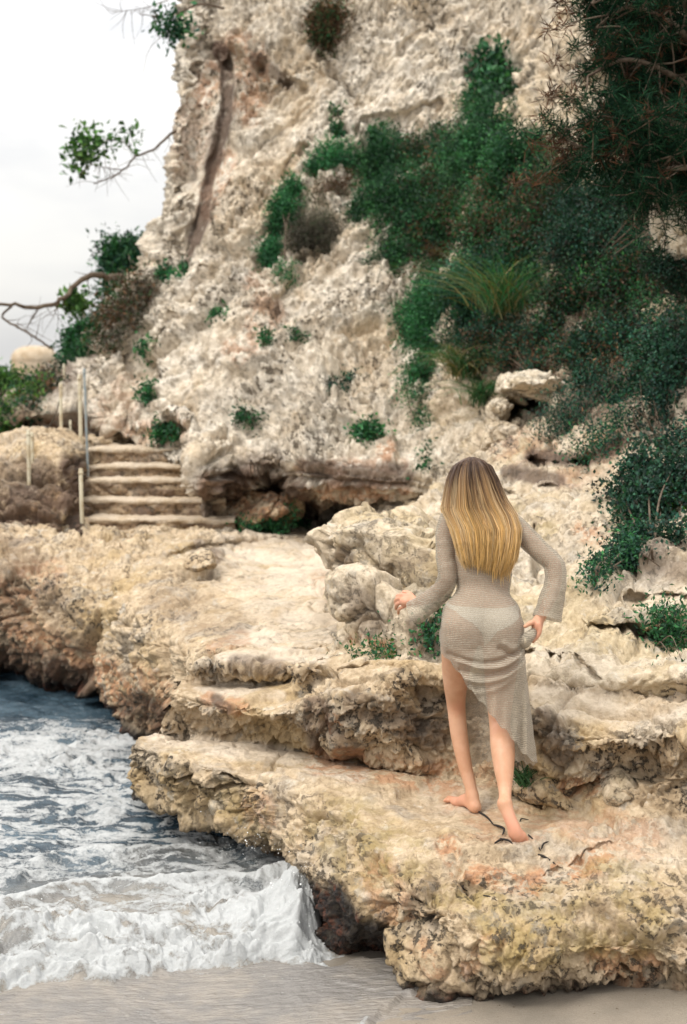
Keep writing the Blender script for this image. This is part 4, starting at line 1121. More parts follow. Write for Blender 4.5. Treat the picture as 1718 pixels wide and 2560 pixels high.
GREEN = [(0.0202, 0.0857, 0.0338), (0.0302, 0.1218, 0.0443), (0.0504, 0.1608, 0.0549), (0.0142, 0.0565, 0.0296)]
VIVID = [(0.0282, 0.1413, 0.0528), (0.0454, 0.1851, 0.0634), (0.0202, 0.0955, 0.0422)]
DARK = [(0.0101, 0.0370, 0.0232), (0.0161, 0.0565, 0.0317), (0.0242, 0.0780, 0.0381), (0.0383, 0.0350, 0.0232)]
TEAL = [(0.0161, 0.0702, 0.0486), (0.0282, 0.1023, 0.0634), (0.0454, 0.1364, 0.0824), (0.0121, 0.0429, 0.0359)]
LIGHT = [(0.075, 0.190, 0.035), (0.055, 0.145, 0.034), (0.12, 0.23, 0.05), (0.036, 0.09, 0.03)]
BROWN = [(0.11, 0.058, 0.032), (0.17, 0.095, 0.055), (0.070, 0.042, 0.027), (0.045, 0.075, 0.034)]
GREY = [(0.125, 0.110, 0.088), (0.17, 0.15, 0.12), (0.082, 0.074, 0.060), (0.065, 0.08, 0.05)]
STRAW = [(0.23, 0.17, 0.075), (0.16, 0.14, 0.05), (0.08, 0.12, 0.04), (0.045, 0.095, 0.035)]


def leaves(cent, axis, length, width, cols, fold=.25):
    """one folded four-cornered leaf per centre"""
    n = len(cent)
    a = axis / (np.linalg.norm(axis, axis=1)[:, None] + 1e-9)
    r = rng.normal(size=(n, 3))
    b = np.cross(a, r); b /= np.linalg.norm(b, axis=1)[:, None] + 1e-9
    c = np.cross(a, b)
    L = length[:, None]; Wd = width[:, None]
    p0 = cent - a * L * .5; p2 = cent + a * L * .5
    p1 = cent + b * Wd * .5 + c * Wd * fold - a * L * .05; p3 = cent - b * Wd * .5 + c * Wd * fold - a * L * .05
    V = np.stack([p0, p1, p2, p3], 1).reshape(-1, 3)
    i = np.arange(n) * 4
    F = np.concatenate([np.stack([i, i + 1, i + 2], 1), np.stack([i, i + 2, i + 3], 1)])
    return V, F, np.repeat(cols, 4, axis=0)


def pick(pal, n, w=None):
    pal = np.array(pal)
    k = rng.integers(0, len(pal), n)
    return pal[k] * rng.uniform(.7, 1.35, (n, 1))


def fol(blobs, n, L=.035, asp=.5, pal=GREEN, per=22, spread=.05, shell=.55, up=.35, subs=0):
    """leaf clumps spread through ellipsoids: blobs = [(centre, radii)]"""
    C = np.array([b[0] for b in blobs], float); R = np.array([b[1] for b in blobs], float)
    wgt = (R[:, 0] * R[:, 2]); wgt = wgt / wgt.sum()
    nc = max(1, n // per)
    if subs:                                        # break every ellipsoid into smaller tufts with gaps between
        k0 = rng.choice(len(blobs), max(4, subs * len(blobs)), p=wgt)
        d0 = rng.normal(size=(len(k0), 3)); d0[:, 1] -= .3; d0 /= np.linalg.norm(d0, axis=1)[:, None]
        C2 = C[k0] + d0 * R[k0] * rng.uniform(.35, 1.02, (len(k0), 1)); R2 = R[k0] * rng.uniform(.26, .52, (len(k0), 1))
        tone = rng.uniform(.55, 1.25, len(k0))
    else:
        C2, R2, tone = C, R, np.ones(len(C))
    w2 = R2[:, 0] * R2[:, 2]; w2 = w2 / w2.sum()
    k = rng.choice(len(C2), nc, p=w2)
    d = rng.normal(size=(nc, 3)); d /= np.linalg.norm(d, axis=1)[:, None]
    rr = rng.uniform(0, 1, nc) ** (1 / 3.0); rr = shell + (1.06 - shell) * rr
    rr = rr * (1 + .15 * rng.normal(size=nc))
    cc = C2[k] + d * R2[k] * rr[:, None]
    ccol = pick(pal, nc) * rng.uniform(.65, 1.2, (nc, 1)) * tone[k][:, None]
    cen = np.repeat(cc, per, 0) + rng.normal(size=(nc * per, 3)) * spread
    out = np.repeat(d, per, 0) * .8 + rng.normal(size=(nc * per, 3)) * .8
    out[:, 2] += up
    col = np.repeat(ccol, per, 0) * rng.uniform(.65, 1.4, (nc * per, 1))
    m_ = nc * per
    ln = L * rng.uniform(.6, 1.35, m_)
    return leaves(cen, out, ln, ln * asp, col)


def stems(root, tips, r0=.010, sag=.05, wob=.04):
    parts = []
    for t in tips:
        mid = (root + t) / 2 + rng.normal(size=3) * wob
        mid[2] += sag
        pts = spline([root, mid, t], 9)
        parts.append(tube(pts, np.linspace(r0, r0 * .3, 9), 5))
    return join(parts)


def onto(u, v, r, lift=.25, depth=.7, rv=None, Y=None):
    """ellipsoid sitting on the surface seen at (u, v), r in photo pixels"""
    if Y is None:
        P, N = hit(u, v)
    else:
        P, N = PY(u, v, Y), np.array([0, -.9, .4])
    Yh = P[1]
    R = r * Yh / FPX; RV = (rv if rv else r) * Yh / FPX
    c = P + N * R * lift
    return (c, (R, R * depth, RV))


def shrub(name, label, cat, blobs, n, pal=GREEN, L=.035, asp=.5, mat=None, group=None, per=22, spread=.05, nstem=9, shell=.5, up=.35, extra=None, stem_r=.009, subs=None):
    base = np.mean([b[0] - np.array([0, 0, b[1][2] * .9]) for b in blobs], 0)
    low = min(blobs, key=lambda b: b[0][2] - b[1][2])
    base = low[0] + np.array([0, low[1][1] * .8, -low[1][2] * .6])
    rt = empty(name, base)
    put(rt, label, cat, group)
    if subs is None: subs = 26 if n > 4500 else 0
    V, F, c = fol(blobs, n, L, asp, pal, per, spread, shell, up, subs)
    if extra is not None:
        for (V2, F2, c2) in extra:
            F = np.concatenate([F, F2 + len(V)]); V = np.concatenate([V, V2]); c = np.concatenate([c, c2])
    mesh_obj("foliage", V, F, mat or M_leaf, rt, smooth=False, col=c)
    tips = []
    for i in range(nstem):
        b = blobs[rng.integers(len(blobs))]
        d = rng.normal(size=3); d /= np.linalg.norm(d)
        tips.append(b[0] + d * np.array(b[1]) * rng.uniform(.5, .95))
    V, F = stems(base, tips, stem_r)
    mesh_obj("stem", V, F, M_bark, rt)
    return rt


B = onto
# the great hanging shrub mass on the cliff's flank, one bush after another
SH = "evergreen bushes on the flank of the cliff"
shrub("shrub", "dense dark green bush hanging farthest out over the pale cliff face", "bush",
      [B(935, 455, 66), B(915, 515, 58), B(985, 430, 74), B(960, 560, 66), B(965, 640, 60), B(1010, 510, 80), B(985, 690, 42)], 36000, GREEN, .036, .5, group=SH, spread=.06, per=40)
shrub("shrub", "dark green bush with brown flecks in the middle of the hanging thicket", "bush",
      [B(1080, 400, 84), B(1090, 500, 90), B(1060, 600, 90), B(1150, 450, 90), B(1140, 560, 90), B(1080, 680, 62)], 40000, GREEN + [BROWN[0]], .036, .5, group=SH, spread=.06, per=40)
shrub("shrub", "dark green bush rising to the peak of the thicket under the sparse leafy sprig", "bush",
      [B(1190, 320, 70), B(1250, 380, 84), B(1200, 430, 84), B(1300, 420, 80), B(1350, 390, 62), B(1260, 300, 50)], 32000, GREEN, .036, .5, group=SH, spread=.06, per=40)
shrub("shrub", "shadowy bush with bare brown stems below the peak of the thicket", "bush",
      [B(1250, 520, 90), B(1330, 520, 84), B(1230, 620, 90), B(1320, 620, 84), B(1400, 480, 74)], 30000, GREEN + BROWN[:2], .036, .45, group=SH, spread=.06, nstem=24)
shrub("shrub", "bright green bush trailing down to the layered rock above the hollow", "bush",
      [B(1045, 790, 58), B(1030, 860, 50), B(1050, 930, 50), B(1085, 860, 60), B(1110, 780, 70), B(1040, 990, 40), B(1055, 1050, 34), B(1090, 720, 50)], 28000, VIVID, .034, .45, group=SH, spread=.055)
shrub("shrub", "blue-green bush spreading under the golden grass clump", "bush",
      [B(1180, 720, 80), B(1170, 800, 70), B(1250, 700, 80), B(1200, 880, 54), B(1330, 700, 70), B(1260, 800, 60)], 28000, TEAL + GREEN, .034, .4, group=SH, spread=.06, nstem=20)
shrub("shrub", "dull blackish green bush deep in the shade beside the whitish rock", "bush",
      [B(1420, 580, 90), B(1500, 540, 90), B(1460, 660, 90), B(1560, 620, 90), B(1590, 520, 90), B(1640, 480, 80), B(1700, 480, 70)], 30000, DARK + TEAL[:1], .036, .5, group=SH, spread=.065, nstem=16)
shrub("shrub", "dusky green bush with dried seed heads below the whitish rock", "bush",
      [B(1420, 760, 84), B(1500, 740, 84), B(1580, 720, 84), B(1650, 730, 74), B(1550, 810, 60), B(1700, 780, 70), B(1470, 840, 54)], 28000, DARK + GREEN + BROWN[:1], .034, .45, group=SH, spread=.06, nstem=26)
shrub("shrub", "mixed green and brown scrub between the golden grass and the pale bridging slab", "bush",
      [B(1230, 850, 52), B(1300, 860, 56), B(1370, 850, 56), B(1420, 900, 52), B(1350, 920, 40), B(1270, 905, 36)], 17000, TEAL + VIVID[:1] + BROWN[:2], .034, .4, group=SH, spread=.055, nstem=24)
shrub("shrub", "deep green scrub filling the bank above the rusty herbs", "bush",
      [B(1500, 870, 54), B(1570, 850, 54), B(1640, 880, 54), B(1700, 850, 50), B(1480, 960, 44), B(1600, 960, 44), B(1660, 980, 50), B(1540, 1010, 40)], 17000, DARK + TEAL + GREEN[:1], .034, .5, group=SH, spread=.055, nstem=24)
shrub("shrub", "small dark bush crowding the foot of the large whitish rock", "bush",
      [B(1640, 668, 30, Y=10.5), B(1690, 700, 34, Y=10.4), B(1620, 620, 20, Y=10.5), B(1720, 690, 30, Y=10.4)], 5000, DARK + TEAL[:1], .03, .5, group=SH, spread=.04)
shrub("shrub", "green bush in a narrow column hanging beside the dry grey bush", "bush",
      [B(730, 480, 30), B(712, 530, 34), B(700, 590, 34), B(690, 645, 36), B(712, 680, 26)], 14000, VIVID, .036, .5, group=SH, spread=.06)
shrub("dry_bush", "round dry grey bush clinging to the cliff beside the green column", "bush",
      [B(795, 590, 54), B(780, 615, 44), B(815, 570, 40)], 9000, GREY, .07, .10, mat=M_dry, spread=.06, nstem=40, stem_r=.006)
shrub("dry_bush", "brown bush growing from the top of the cliff face", "bush",
      [B(815, 70, 38), B(830, 40, 34), B(815, 110, 30)], 5000, BROWN + GREEN[:1], .07, .2, mat=M_dry, spread=.08, nstem=22)
shrub("leafy_sprig", "sparse sprig of large leaves standing above the thicket against pale rock", "bush",
      [B(1180, 190, 24), B(1215, 150, 24), B(1250, 160, 22), B(1270, 200, 26), B(1230, 215, 28), B(1200, 250, 30), B(1290, 225, 18), B(1250, 140, 14)], 1500, GREEN, .10, .6, spread=.10, per=12, nstem=14)
shrub("fern", "thin drooping fern hanging above the green column", "fern",
      [B(820, 400, 34), B(850, 395, 30), B(800, 425, 24), B(870, 420, 24)], 2600, VIVID, .09, .16, spread=.08, per=14, nstem=12)
shrub("dry_bush", "tangle of brown dead stems under the fern", "bush",
      [B(830, 470, 34), B(860, 460, 30), B(800, 490, 24)], 1800, BROWN, .07, .12, mat=M_dry, spread=.07, nstem=40, stem_r=.007)


# grass clumps: long bending blades
def blades(root, n, L, spread_, droop, pal, w=.007, lean=(0, 0, 0)):
    Vs = []; Fs = []; Cs = []
    k = 6
    t = np.linspace(0, 1, k)
    for i in range(n):
        d = rng.normal(size=3) * spread_ + np.array(lean); d[2] = abs(d[2]) + .9
        d /= np.linalg.norm(d)
        l = L * rng.uniform(.5, 1.15)
        o = root + rng.normal(size=3) * np.array([.06, .06, .02]) * (L / .5)
        pts = o + d * l * t[:, None]
        side = np.array([d[0], d[1], 0]); side /= np.linalg.norm(side) + 1e-6
        pts = pts + side * (l * droop * t ** 2)[:, None] - np.array([0, 0, 1]) * (l * droop * .8 * t ** 2.4)[:, None]
        wv = np.cross(d, rng.normal(size=3)); wv /= np.linalg.norm(wv) + 1e-6
        ww = w * rng.uniform(.6, 1.2) * (1 - t ** 1.5 * .95)
        V = np.stack([pts - wv * ww[:, None] * .5, pts + wv * ww[:, None] * .5], 1).reshape(-1, 3)
        b = len(Vs) * 2 * k
        Fs.append(grid_faces(k, 2, base=b)); Vs.append(V)
        Cs.append(np.repeat(pick(pal, 1), 2 * k, 0))
    return np.concatenate(Vs), np.concatenate(Fs), np.concatenate(Cs)


def grass(name, label, u, v, n, L, pal, spread_=.5, droop=.5, w=.007, Y=None, lean=(0, 0, 0), group=None, cat="grass", lift=0):
    P, N = hit(u, v) if Y is None else (PY(u, v, Y), np.array([0, -.5, .8]))
    P = P + N * lift
    V, F, c = blades(P, n, L, spread_, droop, pal, w, lean)
    o = mesh_obj(name, V, F, M_leaf, smooth=False, col=c)
    put(o, label, cat, group)
    return o


grass("grass_clump", "tall golden green grass clump arching out of the blue-green bush", 1300, 800, 240, .9, STRAW[1:] + VIVID[:1], .55, .55, .011, lift=.25, lean=(-.15, -.3, 0))
grass("grass_clump", "straw coloured grass hanging from the bank left of the bridging slab", 1190, 930, 240, .7, STRAW + VIVID[:1], .35, .8, .010, lift=.15, lean=(-.1, -.6, -.5))
grass("grass_clump", "green reedy grass tuft hanging beside the hollow in the bank", 1205, 1020, 200, .55, VIVID + STRAW[2:], .3, .8, .010, lift=.12, lean=(0, -.6, -.3))
grass("grass_clump", "small dark green grass tuft sprouting from the ledge by the person's foot", 1312, 1960, 90, .17, [(0.02, .06, .02), (.035, .09, .03), (.05, .12, .045)], .55, .35, .007)

# low herbs and small plants
LOW = "small plants in the cracks of the rock"
def herb(label, blobs, n, pal, L=.03, asp=.5, cat="plant", spread=.03, name="small_plant", per=14, mat=None, nstem=5, group=LOW):
    if name == "small_plant":
        blobs = [(c_, tuple(.72 * q for q in r_)) for c_, r_ in blobs]; n = int(n * .5)
    return shrub(name, label, cat, blobs, n, pal, L, asp, mat, group, per, spread * 1.9, nstem, .0, .5, None, .004, 6)

herb("green plant growing in the gap between the hand boulder and the dress", [B(1085, 1565, 26), B(1060, 1585, 22), B(1100, 1540, 20), B(1040, 1600, 16)], 1500, VIVID + TEAL[:1], .028)
herb("flat patch of green weeds at the foot of the hand boulder", [B(905, 1640, 26, rv=14), B(945, 1645, 30, rv=14), B(975, 1640, 20, rv=12)], 1300, VIVID + [(0.07, .12, .02)], .026)
herb("leafy green plant rooted in the cracked slope near the picture's edge", [B(1650, 1560, 40), B(1690, 1600, 44), B(1640, 1610, 34), B(1715, 1560, 40), B(1600, 1580, 20), B(1690, 1650, 26)], 3800, VIVID + GREEN, .03, .4)
herb("low green weeds growing in the mouth of the hollow under the cliff", [B(720, 1312, 34, rv=14), B(670, 1318, 40, rv=14), B(760, 1318, 28, rv=12), B(720, 1285, 20, rv=20), B(630, 1312, 30, rv=10)], 3000, VIVID, .045)
herb("green tuft at the foot of the cliff where the steps end", [B(405, 1080, 20), B(432, 1085, 18), B(415, 1055, 12)], 900, VIVID, .06)
herb("single green tuft high beside the steps on the pale cliff", [B(375, 975, 17, rv=24), B(380, 995, 13)], 900, VIVID, .055)
herb("pair of small tufts on the cliff above the steps' landing", [B(618, 1040, 18), B(650, 1042, 16)], 800, VIVID + GREY[:1], .05)
herb("dark green tuft on the layered rock beside the orange lichen", [B(925, 1085, 30), B(900, 1080, 18), B(955, 1090, 18)], 1500, VIVID, .05)
herb("grey green tuft in the broken rock below the hanging bush", [B(845, 965, 22), B(880, 955, 18)], 800, TEAL + GREY[:2], .05)
herb("vivid green tuft in the orange streak of the cliff", [B(667, 850, 14)], 500, VIVID, .05)
herb("sparse tuft beside the orange streak of the cliff", [B(735, 845, 16), B(742, 830, 10)], 400, VIVID + GREY[:1], .05)
herb("small shrub in the cracks high on the cliff, the larger of three", [B(935, 340, 24), B(955, 335, 18)], 700, GREEN, .07)
herb("small dark tuft high on the cliff, nearest the thicket's top", [B(843, 328, 17)], 450, GREEN, .07)
herb("tiny tuft high on the cliff, the smallest of three", [B(845, 287, 11)], 250, GREEN, .06)
herb("tuft at the foot of the brown fissure", [B(462, 675, 15), B(440, 690, 12), B(410, 690, 14)], 700, VIVID, .07)
herb("small tuft on the cliff's lower slope above the landing", [B(545, 790, 13), B(560, 780, 11)], 400, VIVID, .06)
herb("small tufts in the streaked slope beside the tower shrubs", [B(360, 870, 10), B(395, 850, 9), B(375, 905, 8)], 400, VIVID, .06)
herb("green spray hanging over the layered rock above the person's hair", [B(1070, 1130, 20), B(1065, 1165, 14)], 600, VIVID, .045)
herb("grey green herbs carpeting the bank below the bridging slab", [B(1420, 1040, 46, rv=34), B(1380, 1080, 40, rv=26), B(1470, 1020, 40, rv=30), B(1350, 1110, 26, rv=16), B(1500, 980, 40)], 5000, TEAL + GREY[:1], .032, .3, "herb", .05, "herbs", group=None)
herb("rusty brown herbs drying on the bank above the cream rock", [B(1520, 930, 50), B(1560, 890, 50), B(1450, 930, 40), B(1600, 950, 50), B(1520, 1030, 40, rv=22), B(1460, 1080, 30, rv=16)], 4200, BROWN + TEAL[:2], .035, .3, "herb", .06, "herbs", mat=M_dry, group=None)
herb("green herbs on the bank behind the bare twigs", [B(1500, 1120, 44, rv=24), B(1540, 1100, 36, rv=26), B(1450, 1150, 30, rv=14), B(1560, 1060, 30)], 3000, TEAL + VIVID[:1], .032, .35, "herb", .05, "herbs", group=None)

# ivy curtain at the right edge, closer to the viewer
IV = "ivy and creepers on the near bank"
shrub("ivy_bush", "dark glossy ivy falling over the white rocks beside the person's arm", "ivy",
      [B(1560, 1250, 56), B(1620, 1200, 70), B(1640, 1290, 74), B(1700, 1230, 80), B(1580, 1330, 50), B(1690, 1350, 60), B(1640, 1390, 36)], 13000, TEAL + DARK, .030, .7, group=IV, spread=.05, nstem=20)
shrub("ivy_bush", "trailing green ivy tongue reaching lowest onto the pale slope", "ivy",
      [B(1555, 1385, 40), B(1520, 1425, 32), B(1490, 1455, 24), B(1590, 1410, 34), B(1600, 1350, 40)], 5000, VIVID + TEAL, .028, .45, group=IV, spread=.04)
shrub("ivy_bush", "blackish ivy thicket above the bare twigs at the bank's shoulder", "ivy",
      [B(1690, 960, 74), B(1660, 1050, 60), B(1710, 1120, 70), B(1620, 1110, 40), B(1700, 880, 70)], 9000, DARK + TEAL, .032, .65, group=IV, spread=.055, nstem=16)
shrub("ivy_bush", "light green spurge with round leaves in the dark ivy", "ivy",
      [B(1670, 1262, 24), B(1690, 1255, 20), B(1655, 1275, 14)], 900, LIGHT, .035, .7, group=IV, spread=.03, per=10)
# bare twigs standing out of the ivy
V, F = join([tube(spline([PY(u0, v0, 10.2), PY((u0 + u1) / 2 + rng.normal() * 14, (v0 + v1) / 2 + rng.normal() * 10, 10.0), PY(u1, v1, 9.9)], 10), np.linspace(.007, .002, 10), 5)
             for (u0, v0, u1, v1) in [(1640, 1100, 1560, 1000), (1660, 1130, 1600, 950), (1650, 1180, 1570, 1090), (1700, 1200, 1640, 1030), (1620, 1150, 1570, 1115), (1690, 1250, 1560, 1190), (1640, 1120, 1690, 980), (1600, 1230, 1530, 1290), (1680, 1310, 1600, 1340), (1560, 1060, 1610, 1120), (1610, 1090, 1590, 990), (1655, 1160, 1720, 1220)]])
put(mesh_obj("twigs", V, F, M_bark), "bare brown twigs sticking out of the ivy on the near bank", "twigs", kind=None)

# ------------------------------------------------------------------ trees
# pine crown hanging over the right corner
def pine():
    rt = empty("pine_tree", PY(1900, 700, 10.0))
    put(rt, "dark overhanging pine with rusty dead needles along its lower fringe", "tree")
    trunk = spline([PY(1900, 900, 10.2), PY(1860, 500, 10.0), PY(1800, 200, 9.8), PY(1740, -100, 9.6)], 14)
    mesh_obj("trunk", *tube(trunk, np.linspace(.16, .07, 14), 12), M_bark, rt)
    br = [[(1860, 460, 10.0), (1740, 330, 9.7), (1620, 300, 9.5), (1520, 330, 9.4), (1470, 310, 9.4)], [(1850, 420, 10), (1700, 200, 9.6), (1560, 150, 9.4), (1470, 190, 9.3)],
          [(1810, 220, 9.8), (1680, 60, 9.5), (1560, 20, 9.3), (1490, 70, 9.2)], [(1790, 120, 9.8), (1650, -60, 9.5), (1540, -80, 9.3), (1480, 10, 9.2)],
          [(1860, 480, 10.0), (1760, 420, 9.6), (1640, 420, 9.4), (1560, 400, 9.3)], [(1850, 400, 10.1), (1720, 120, 10.2), (1600, 60, 10.3), (1520, 90, 10.3)],
          [(1860, 520, 10.2), (1700, 300, 10.4), (1560, 250, 10.5), (1480, 280, 10.6)], [(1540, 330, 9.4), (1480, 380, 9.4), (1450, 390, 9.4)], [(1860, 520, 10), (1780, 480, 9.7), (1660, 490, 9.6), (1600, 470, 9.5)]]
    Vs = []; cl = []
    for b in br:
        pts = spline([PY(*q) for q in b], 26)
        Vs.append(tube(pts, np.linspace(.035, .008, 26), 7))
        for i in range(4, 26):
            for j in range(2):
                d = rng.normal(size=3) * .22; d[2] *= .8
                s = spline([pts[i], pts[i] + d * .5 + rng.normal(size=3) * .05, pts[i] + d], 5)
                Vs.append(tube(s, np.linspace(.007, .002, 5), 4))
                cl += [s[2], s[3], s[4]]
    mesh_obj("branch", *join(Vs), M_bark, rt)
    cl = np.array(cl)
    u, v = project(cl)
    per = 34
    keep = cl
    uu = np.repeat(u, per); vv = np.repeat(v, per)
    d = rng.normal(size=(len(cl) * per, 3)); d[:, 2] += .15
    d /= np.linalg.norm(d, axis=1)[:, None]
    ln = rng.uniform(.05, .115, len(d))
    cen = np.repeat(cl, per, 0) + d * ln[:, None] * .5 + rng.normal(size=(len(d), 3)) * .02
    dead = (rng.uniform(size=len(cl)) < np.clip((1460 - u) / 110 + .10, .10, .75))
    col = np.where(np.repeat(dead, per)[:, None], pick([(0.085, 0.042, 0.026), (0.13, 0.06, 0.034), (0.05, 0.03, 0.022)], len(d)), pick([(0.006, 0.022, 0.012), (0.010, 0.034, 0.018), (0.014, 0.05, 0.022)], len(d)))  # live needles near black: the tree's shadow is put into their colour
    V, F, c = leaves(cen, d, ln, np.full(len(d), .0075), col, .1)
    mesh_obj("needles", V, F, M_dry, rt, smooth=False, col=c)
    # inner crown, its shade put into the darker leaf colours
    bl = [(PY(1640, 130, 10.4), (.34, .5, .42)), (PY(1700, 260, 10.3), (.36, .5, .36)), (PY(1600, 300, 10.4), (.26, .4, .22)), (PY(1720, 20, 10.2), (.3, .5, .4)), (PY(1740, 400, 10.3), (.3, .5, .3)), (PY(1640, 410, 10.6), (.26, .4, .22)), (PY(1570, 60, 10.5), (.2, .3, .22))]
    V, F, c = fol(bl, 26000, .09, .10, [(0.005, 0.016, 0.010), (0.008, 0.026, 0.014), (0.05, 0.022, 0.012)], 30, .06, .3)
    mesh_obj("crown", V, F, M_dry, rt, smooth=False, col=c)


pine()


def branch_tree(label, limbs, tufts, n, pal, L, asp, name="tree", sub=3, spread=.05, per=14, twig=.22):
    """limbs: [(points px+Y, r0, r1)]; tufts: [(u, v, Y, r px)]"""
    rt = empty(name, PY(*limbs[0][0][0]))
    put(rt, label, "tree")
    Vs = []
    for pts, r0, r1 in limbs:
        q = spline([PY(*p_) for p_ in pts], 36)
        q[1:-1] += rng.normal(size=(34, 3)) * r0 * .22
        Vs.append(tube(q, np.linspace(r0, r1, 36), 8))
        for i in range(10, 36, 3):
            for j in range(sub):
                d = rng.normal(size=3) * twig; d[2] -= twig * .35
                s = spline([q[i], q[i] + d * .5 + rng.normal(size=3) * twig * .2, q[i] + d], 6)
                Vs.append(tube(s, np.linspace(max(r1 * .6, .004), .0015, 6), 4))
    mesh_obj("branch", *join(Vs), M_bark, rt)
    bl = [(PY(u, v, Y), (r * Y / FPX,) * 3) for (u, v, Y, r) in tufts]
    V, F, c = fol(bl, n, L, asp, pal, per, spread, .2)
    mesh_obj("foliage", V, F, M_leaf, rt, smooth=False, col=c)
    return rt


branch_tree("bare twisted limb with one leafy tuft reaching over the tower from the bank's shrub",
            [([(400, 700, 20.5), (330, 690, 20.2), (268, 694, 19.9), (228, 688, 19.6), (190, 712, 19.4), (150, 750, 19.2), (95, 772, 19.0), (40, 760, 18.9), (-30, 768, 18.8)], .055, .018),
             ([(30, 765, 18.9), (5, 790, 18.9), (40, 815, 18.9), (90, 845, 18.9), (135, 875, 19)], .016, .010), ([(95, 772, 19), (75, 805, 19), (62, 830, 19)], .010, .004), ([(150, 750, 19.2), (135, 790, 19.2)], .010, .004)],
            [(186, 752, 19.4, 18), (192, 760, 19.4, 14)], 500, LIGHT, .10, .5, sub=1, twig=.16, spread=.07)
shrub("tree", "dark green wind-bent tree growing from the shoulder of the cliff above the bare limb", "tree",
      [B(290, 640, 32, Y=20.6), B(330, 650, 44, Y=20.6), B(370, 640, 36, Y=20.4), B(275, 680, 26, Y=20.6), B(350, 690, 40, Y=20.4), B(300, 705, 34, Y=20.4), B(268, 735, 20, Y=20.4), B(395, 660, 20, Y=20.2), B(378, 610, 18, Y=20.5), B(280, 620, 18, Y=20.6)],
      9000, GREEN + TEAL[:1], .085, .4, spread=.10, nstem=26, stem_r=.02)
shrub("shrub", "brownish dry scrub under the wind-bent tree", "bush",
      [B(330, 745, 34), B(290, 790, 34), B(320, 790, 30), B(270, 840, 26), B(350, 720, 26)], 4200, BROWN + GREY[:2] + GREEN[:1], .08, .2, mat=M_dry, spread=.10, nstem=24)
shrub("shrub", "green bush on the headland between the tower and the cliff", "bush",
      [B(225, 850, 40, Y=20.2), B(200, 880, 34, Y=20), B(240, 900, 40, Y=19.6), B(200, 930, 36, Y=19.4), B(190, 850, 18, Y=20), B(250, 850, 30, Y=20), B(172, 905, 20, Y=19.8)], 9000, GREEN + VIVID[:1], .08, .4, spread=.09)
shrub("shrub", "light green bush on the headland in front of the tower", "bush",
      [B(20, 985, 46), B(85, 978, 40), B(-40, 990, 50), B(0, 1025, 44), B(60, 1005, 36), B(-50, 1050, 46), B(40, 965, 30)], 9000, LIGHT + GREEN[:1], .075, .35, spread=.08)
shrub("shrub", "dark thorny bush between the light green bush and the posts", "bush",
      [B(122, 958, 20), B(138, 972, 18), B(112, 985, 20), B(70, 1022, 20), B(20, 1055, 26), B(-20, 1075, 30)], 4000, DARK + BROWN[:2], .07, .3, spread=.08)
branch_tree("slender branch with bright leaves jutting from the cliff edge into the sky",
            [([(500, 300, 19.6), (450, 322, 19.5), (420, 342, 19.4), (385, 374, 19.3), (340, 392, 19.2), (310, 425, 19.1), (275, 445, 19.0), (235, 460, 18.9)], .022, .007),
             ([(310, 425, 19.1), (270, 420, 19.0), (225, 410, 18.9)], .008, .004), ([(340, 392, 19.2), (320, 365, 19.2), (300, 350, 19.2), (255, 355, 19.1)], .006, .003)],
            [(205, 378, 19, 24), (228, 370, 19, 20), (222, 340, 19, 15), (190, 395, 19, 16), (320, 345, 19.2, 15), (262, 358, 19.1, 13), (205, 410, 19, 12)], 420, LIGHT + [(0.03, .08, .02)], .105, .5, sub=2, twig=.15, spread=.09, per=9)
branch_tree("blurred leafy branch hanging at the top of the cliff edge",
            [([(560, 20, 18.6), (500, 10, 18.4), (450, 30, 18.2), (400, 40, 18.0), (350, 36, 17.9)], .018, .005), ([(450, 30, 18.2), (430, 60, 18.1), (410, 85, 18.0)], .008, .003), ([(420, 0, 18.0), (360, 20, 18.0), (290, 30, 18.0)], .006, .002)],
            [(420, 45, 18, 17), (440, 68, 18, 17), (465, 66, 18, 12), (385, 45, 18, 13), (405, 75, 18, 14), (430, 95, 18, 10)], 300, TEAL + GREEN, .10, .45, sub=2, twig=.14, spread=.08, per=9)

# ------------------------------------------------------------------ driftwood twigs on the ledge
m = NT("dark_twig"); M_twig = m.out(m.principled((0.022, 0.018, 0.016), .8))
TW = [((1192, 2030), (1236, 2068), .006, "dark twig lying against the person's flat heel"), ((1236, 2066), (1256, 2092), .007, "short thick dark twig between the two feet"),
      ((1322, 2090), (1350, 2128), .006, "curved dark twig beside the person's pushing toes"), ((1352, 2124), (1372, 2106), .005, "short dark twig pointing up at the end of the curved one"),
      ((1344, 2140), (1388, 2162), .007, "straight dark twig lying nearest the orange ledge lip"), ((1300, 2056), (1322, 2052), .004, "thin dark twig behind the raised foot"),
      ((1236, 2112), (1262, 2104), .006, "dark twig under the arch of the raised foot"), ((1158, 2210), (1168, 2226), .005, "stubby dark twig on the yellow boulder"), ((1210, 2240), (1242, 2254), .004, "bluish thin twig in the sand pocket"), ((1250, 2100), (1282, 2118), .006, "dark twig just in front of the raised toes")]
for (a, b, r, lab) in TW:
    A, N1 = hit(*a); Bq, N2 = hit(*b)
    A = A + N1 * r * 1.2; Bq = Bq + N2 * r * 1.2
    mid = (A + Bq) / 2 + np.array([rng.normal() * .008, rng.normal() * .008, .006])
    q = spline([A, mid, Bq], 9)
    V, F = tube(q, np.array([.5, .9, 1, 1.05, .95, .9, .8, .7, .3]) * r * .8, 7)
    put(mesh_obj("twig", V, F, M_twig), lab, "twig", "dark twigs washed onto the ledge")

# ------------------------------------------------------------------ person: one continuous body from a smooth distance field
def smin(a, b, k):
    h = np.clip(.5 + .5 * (b - a) / k, 0, 1)
    return b * (1 - h) + a * h - k * h * (1 - h)


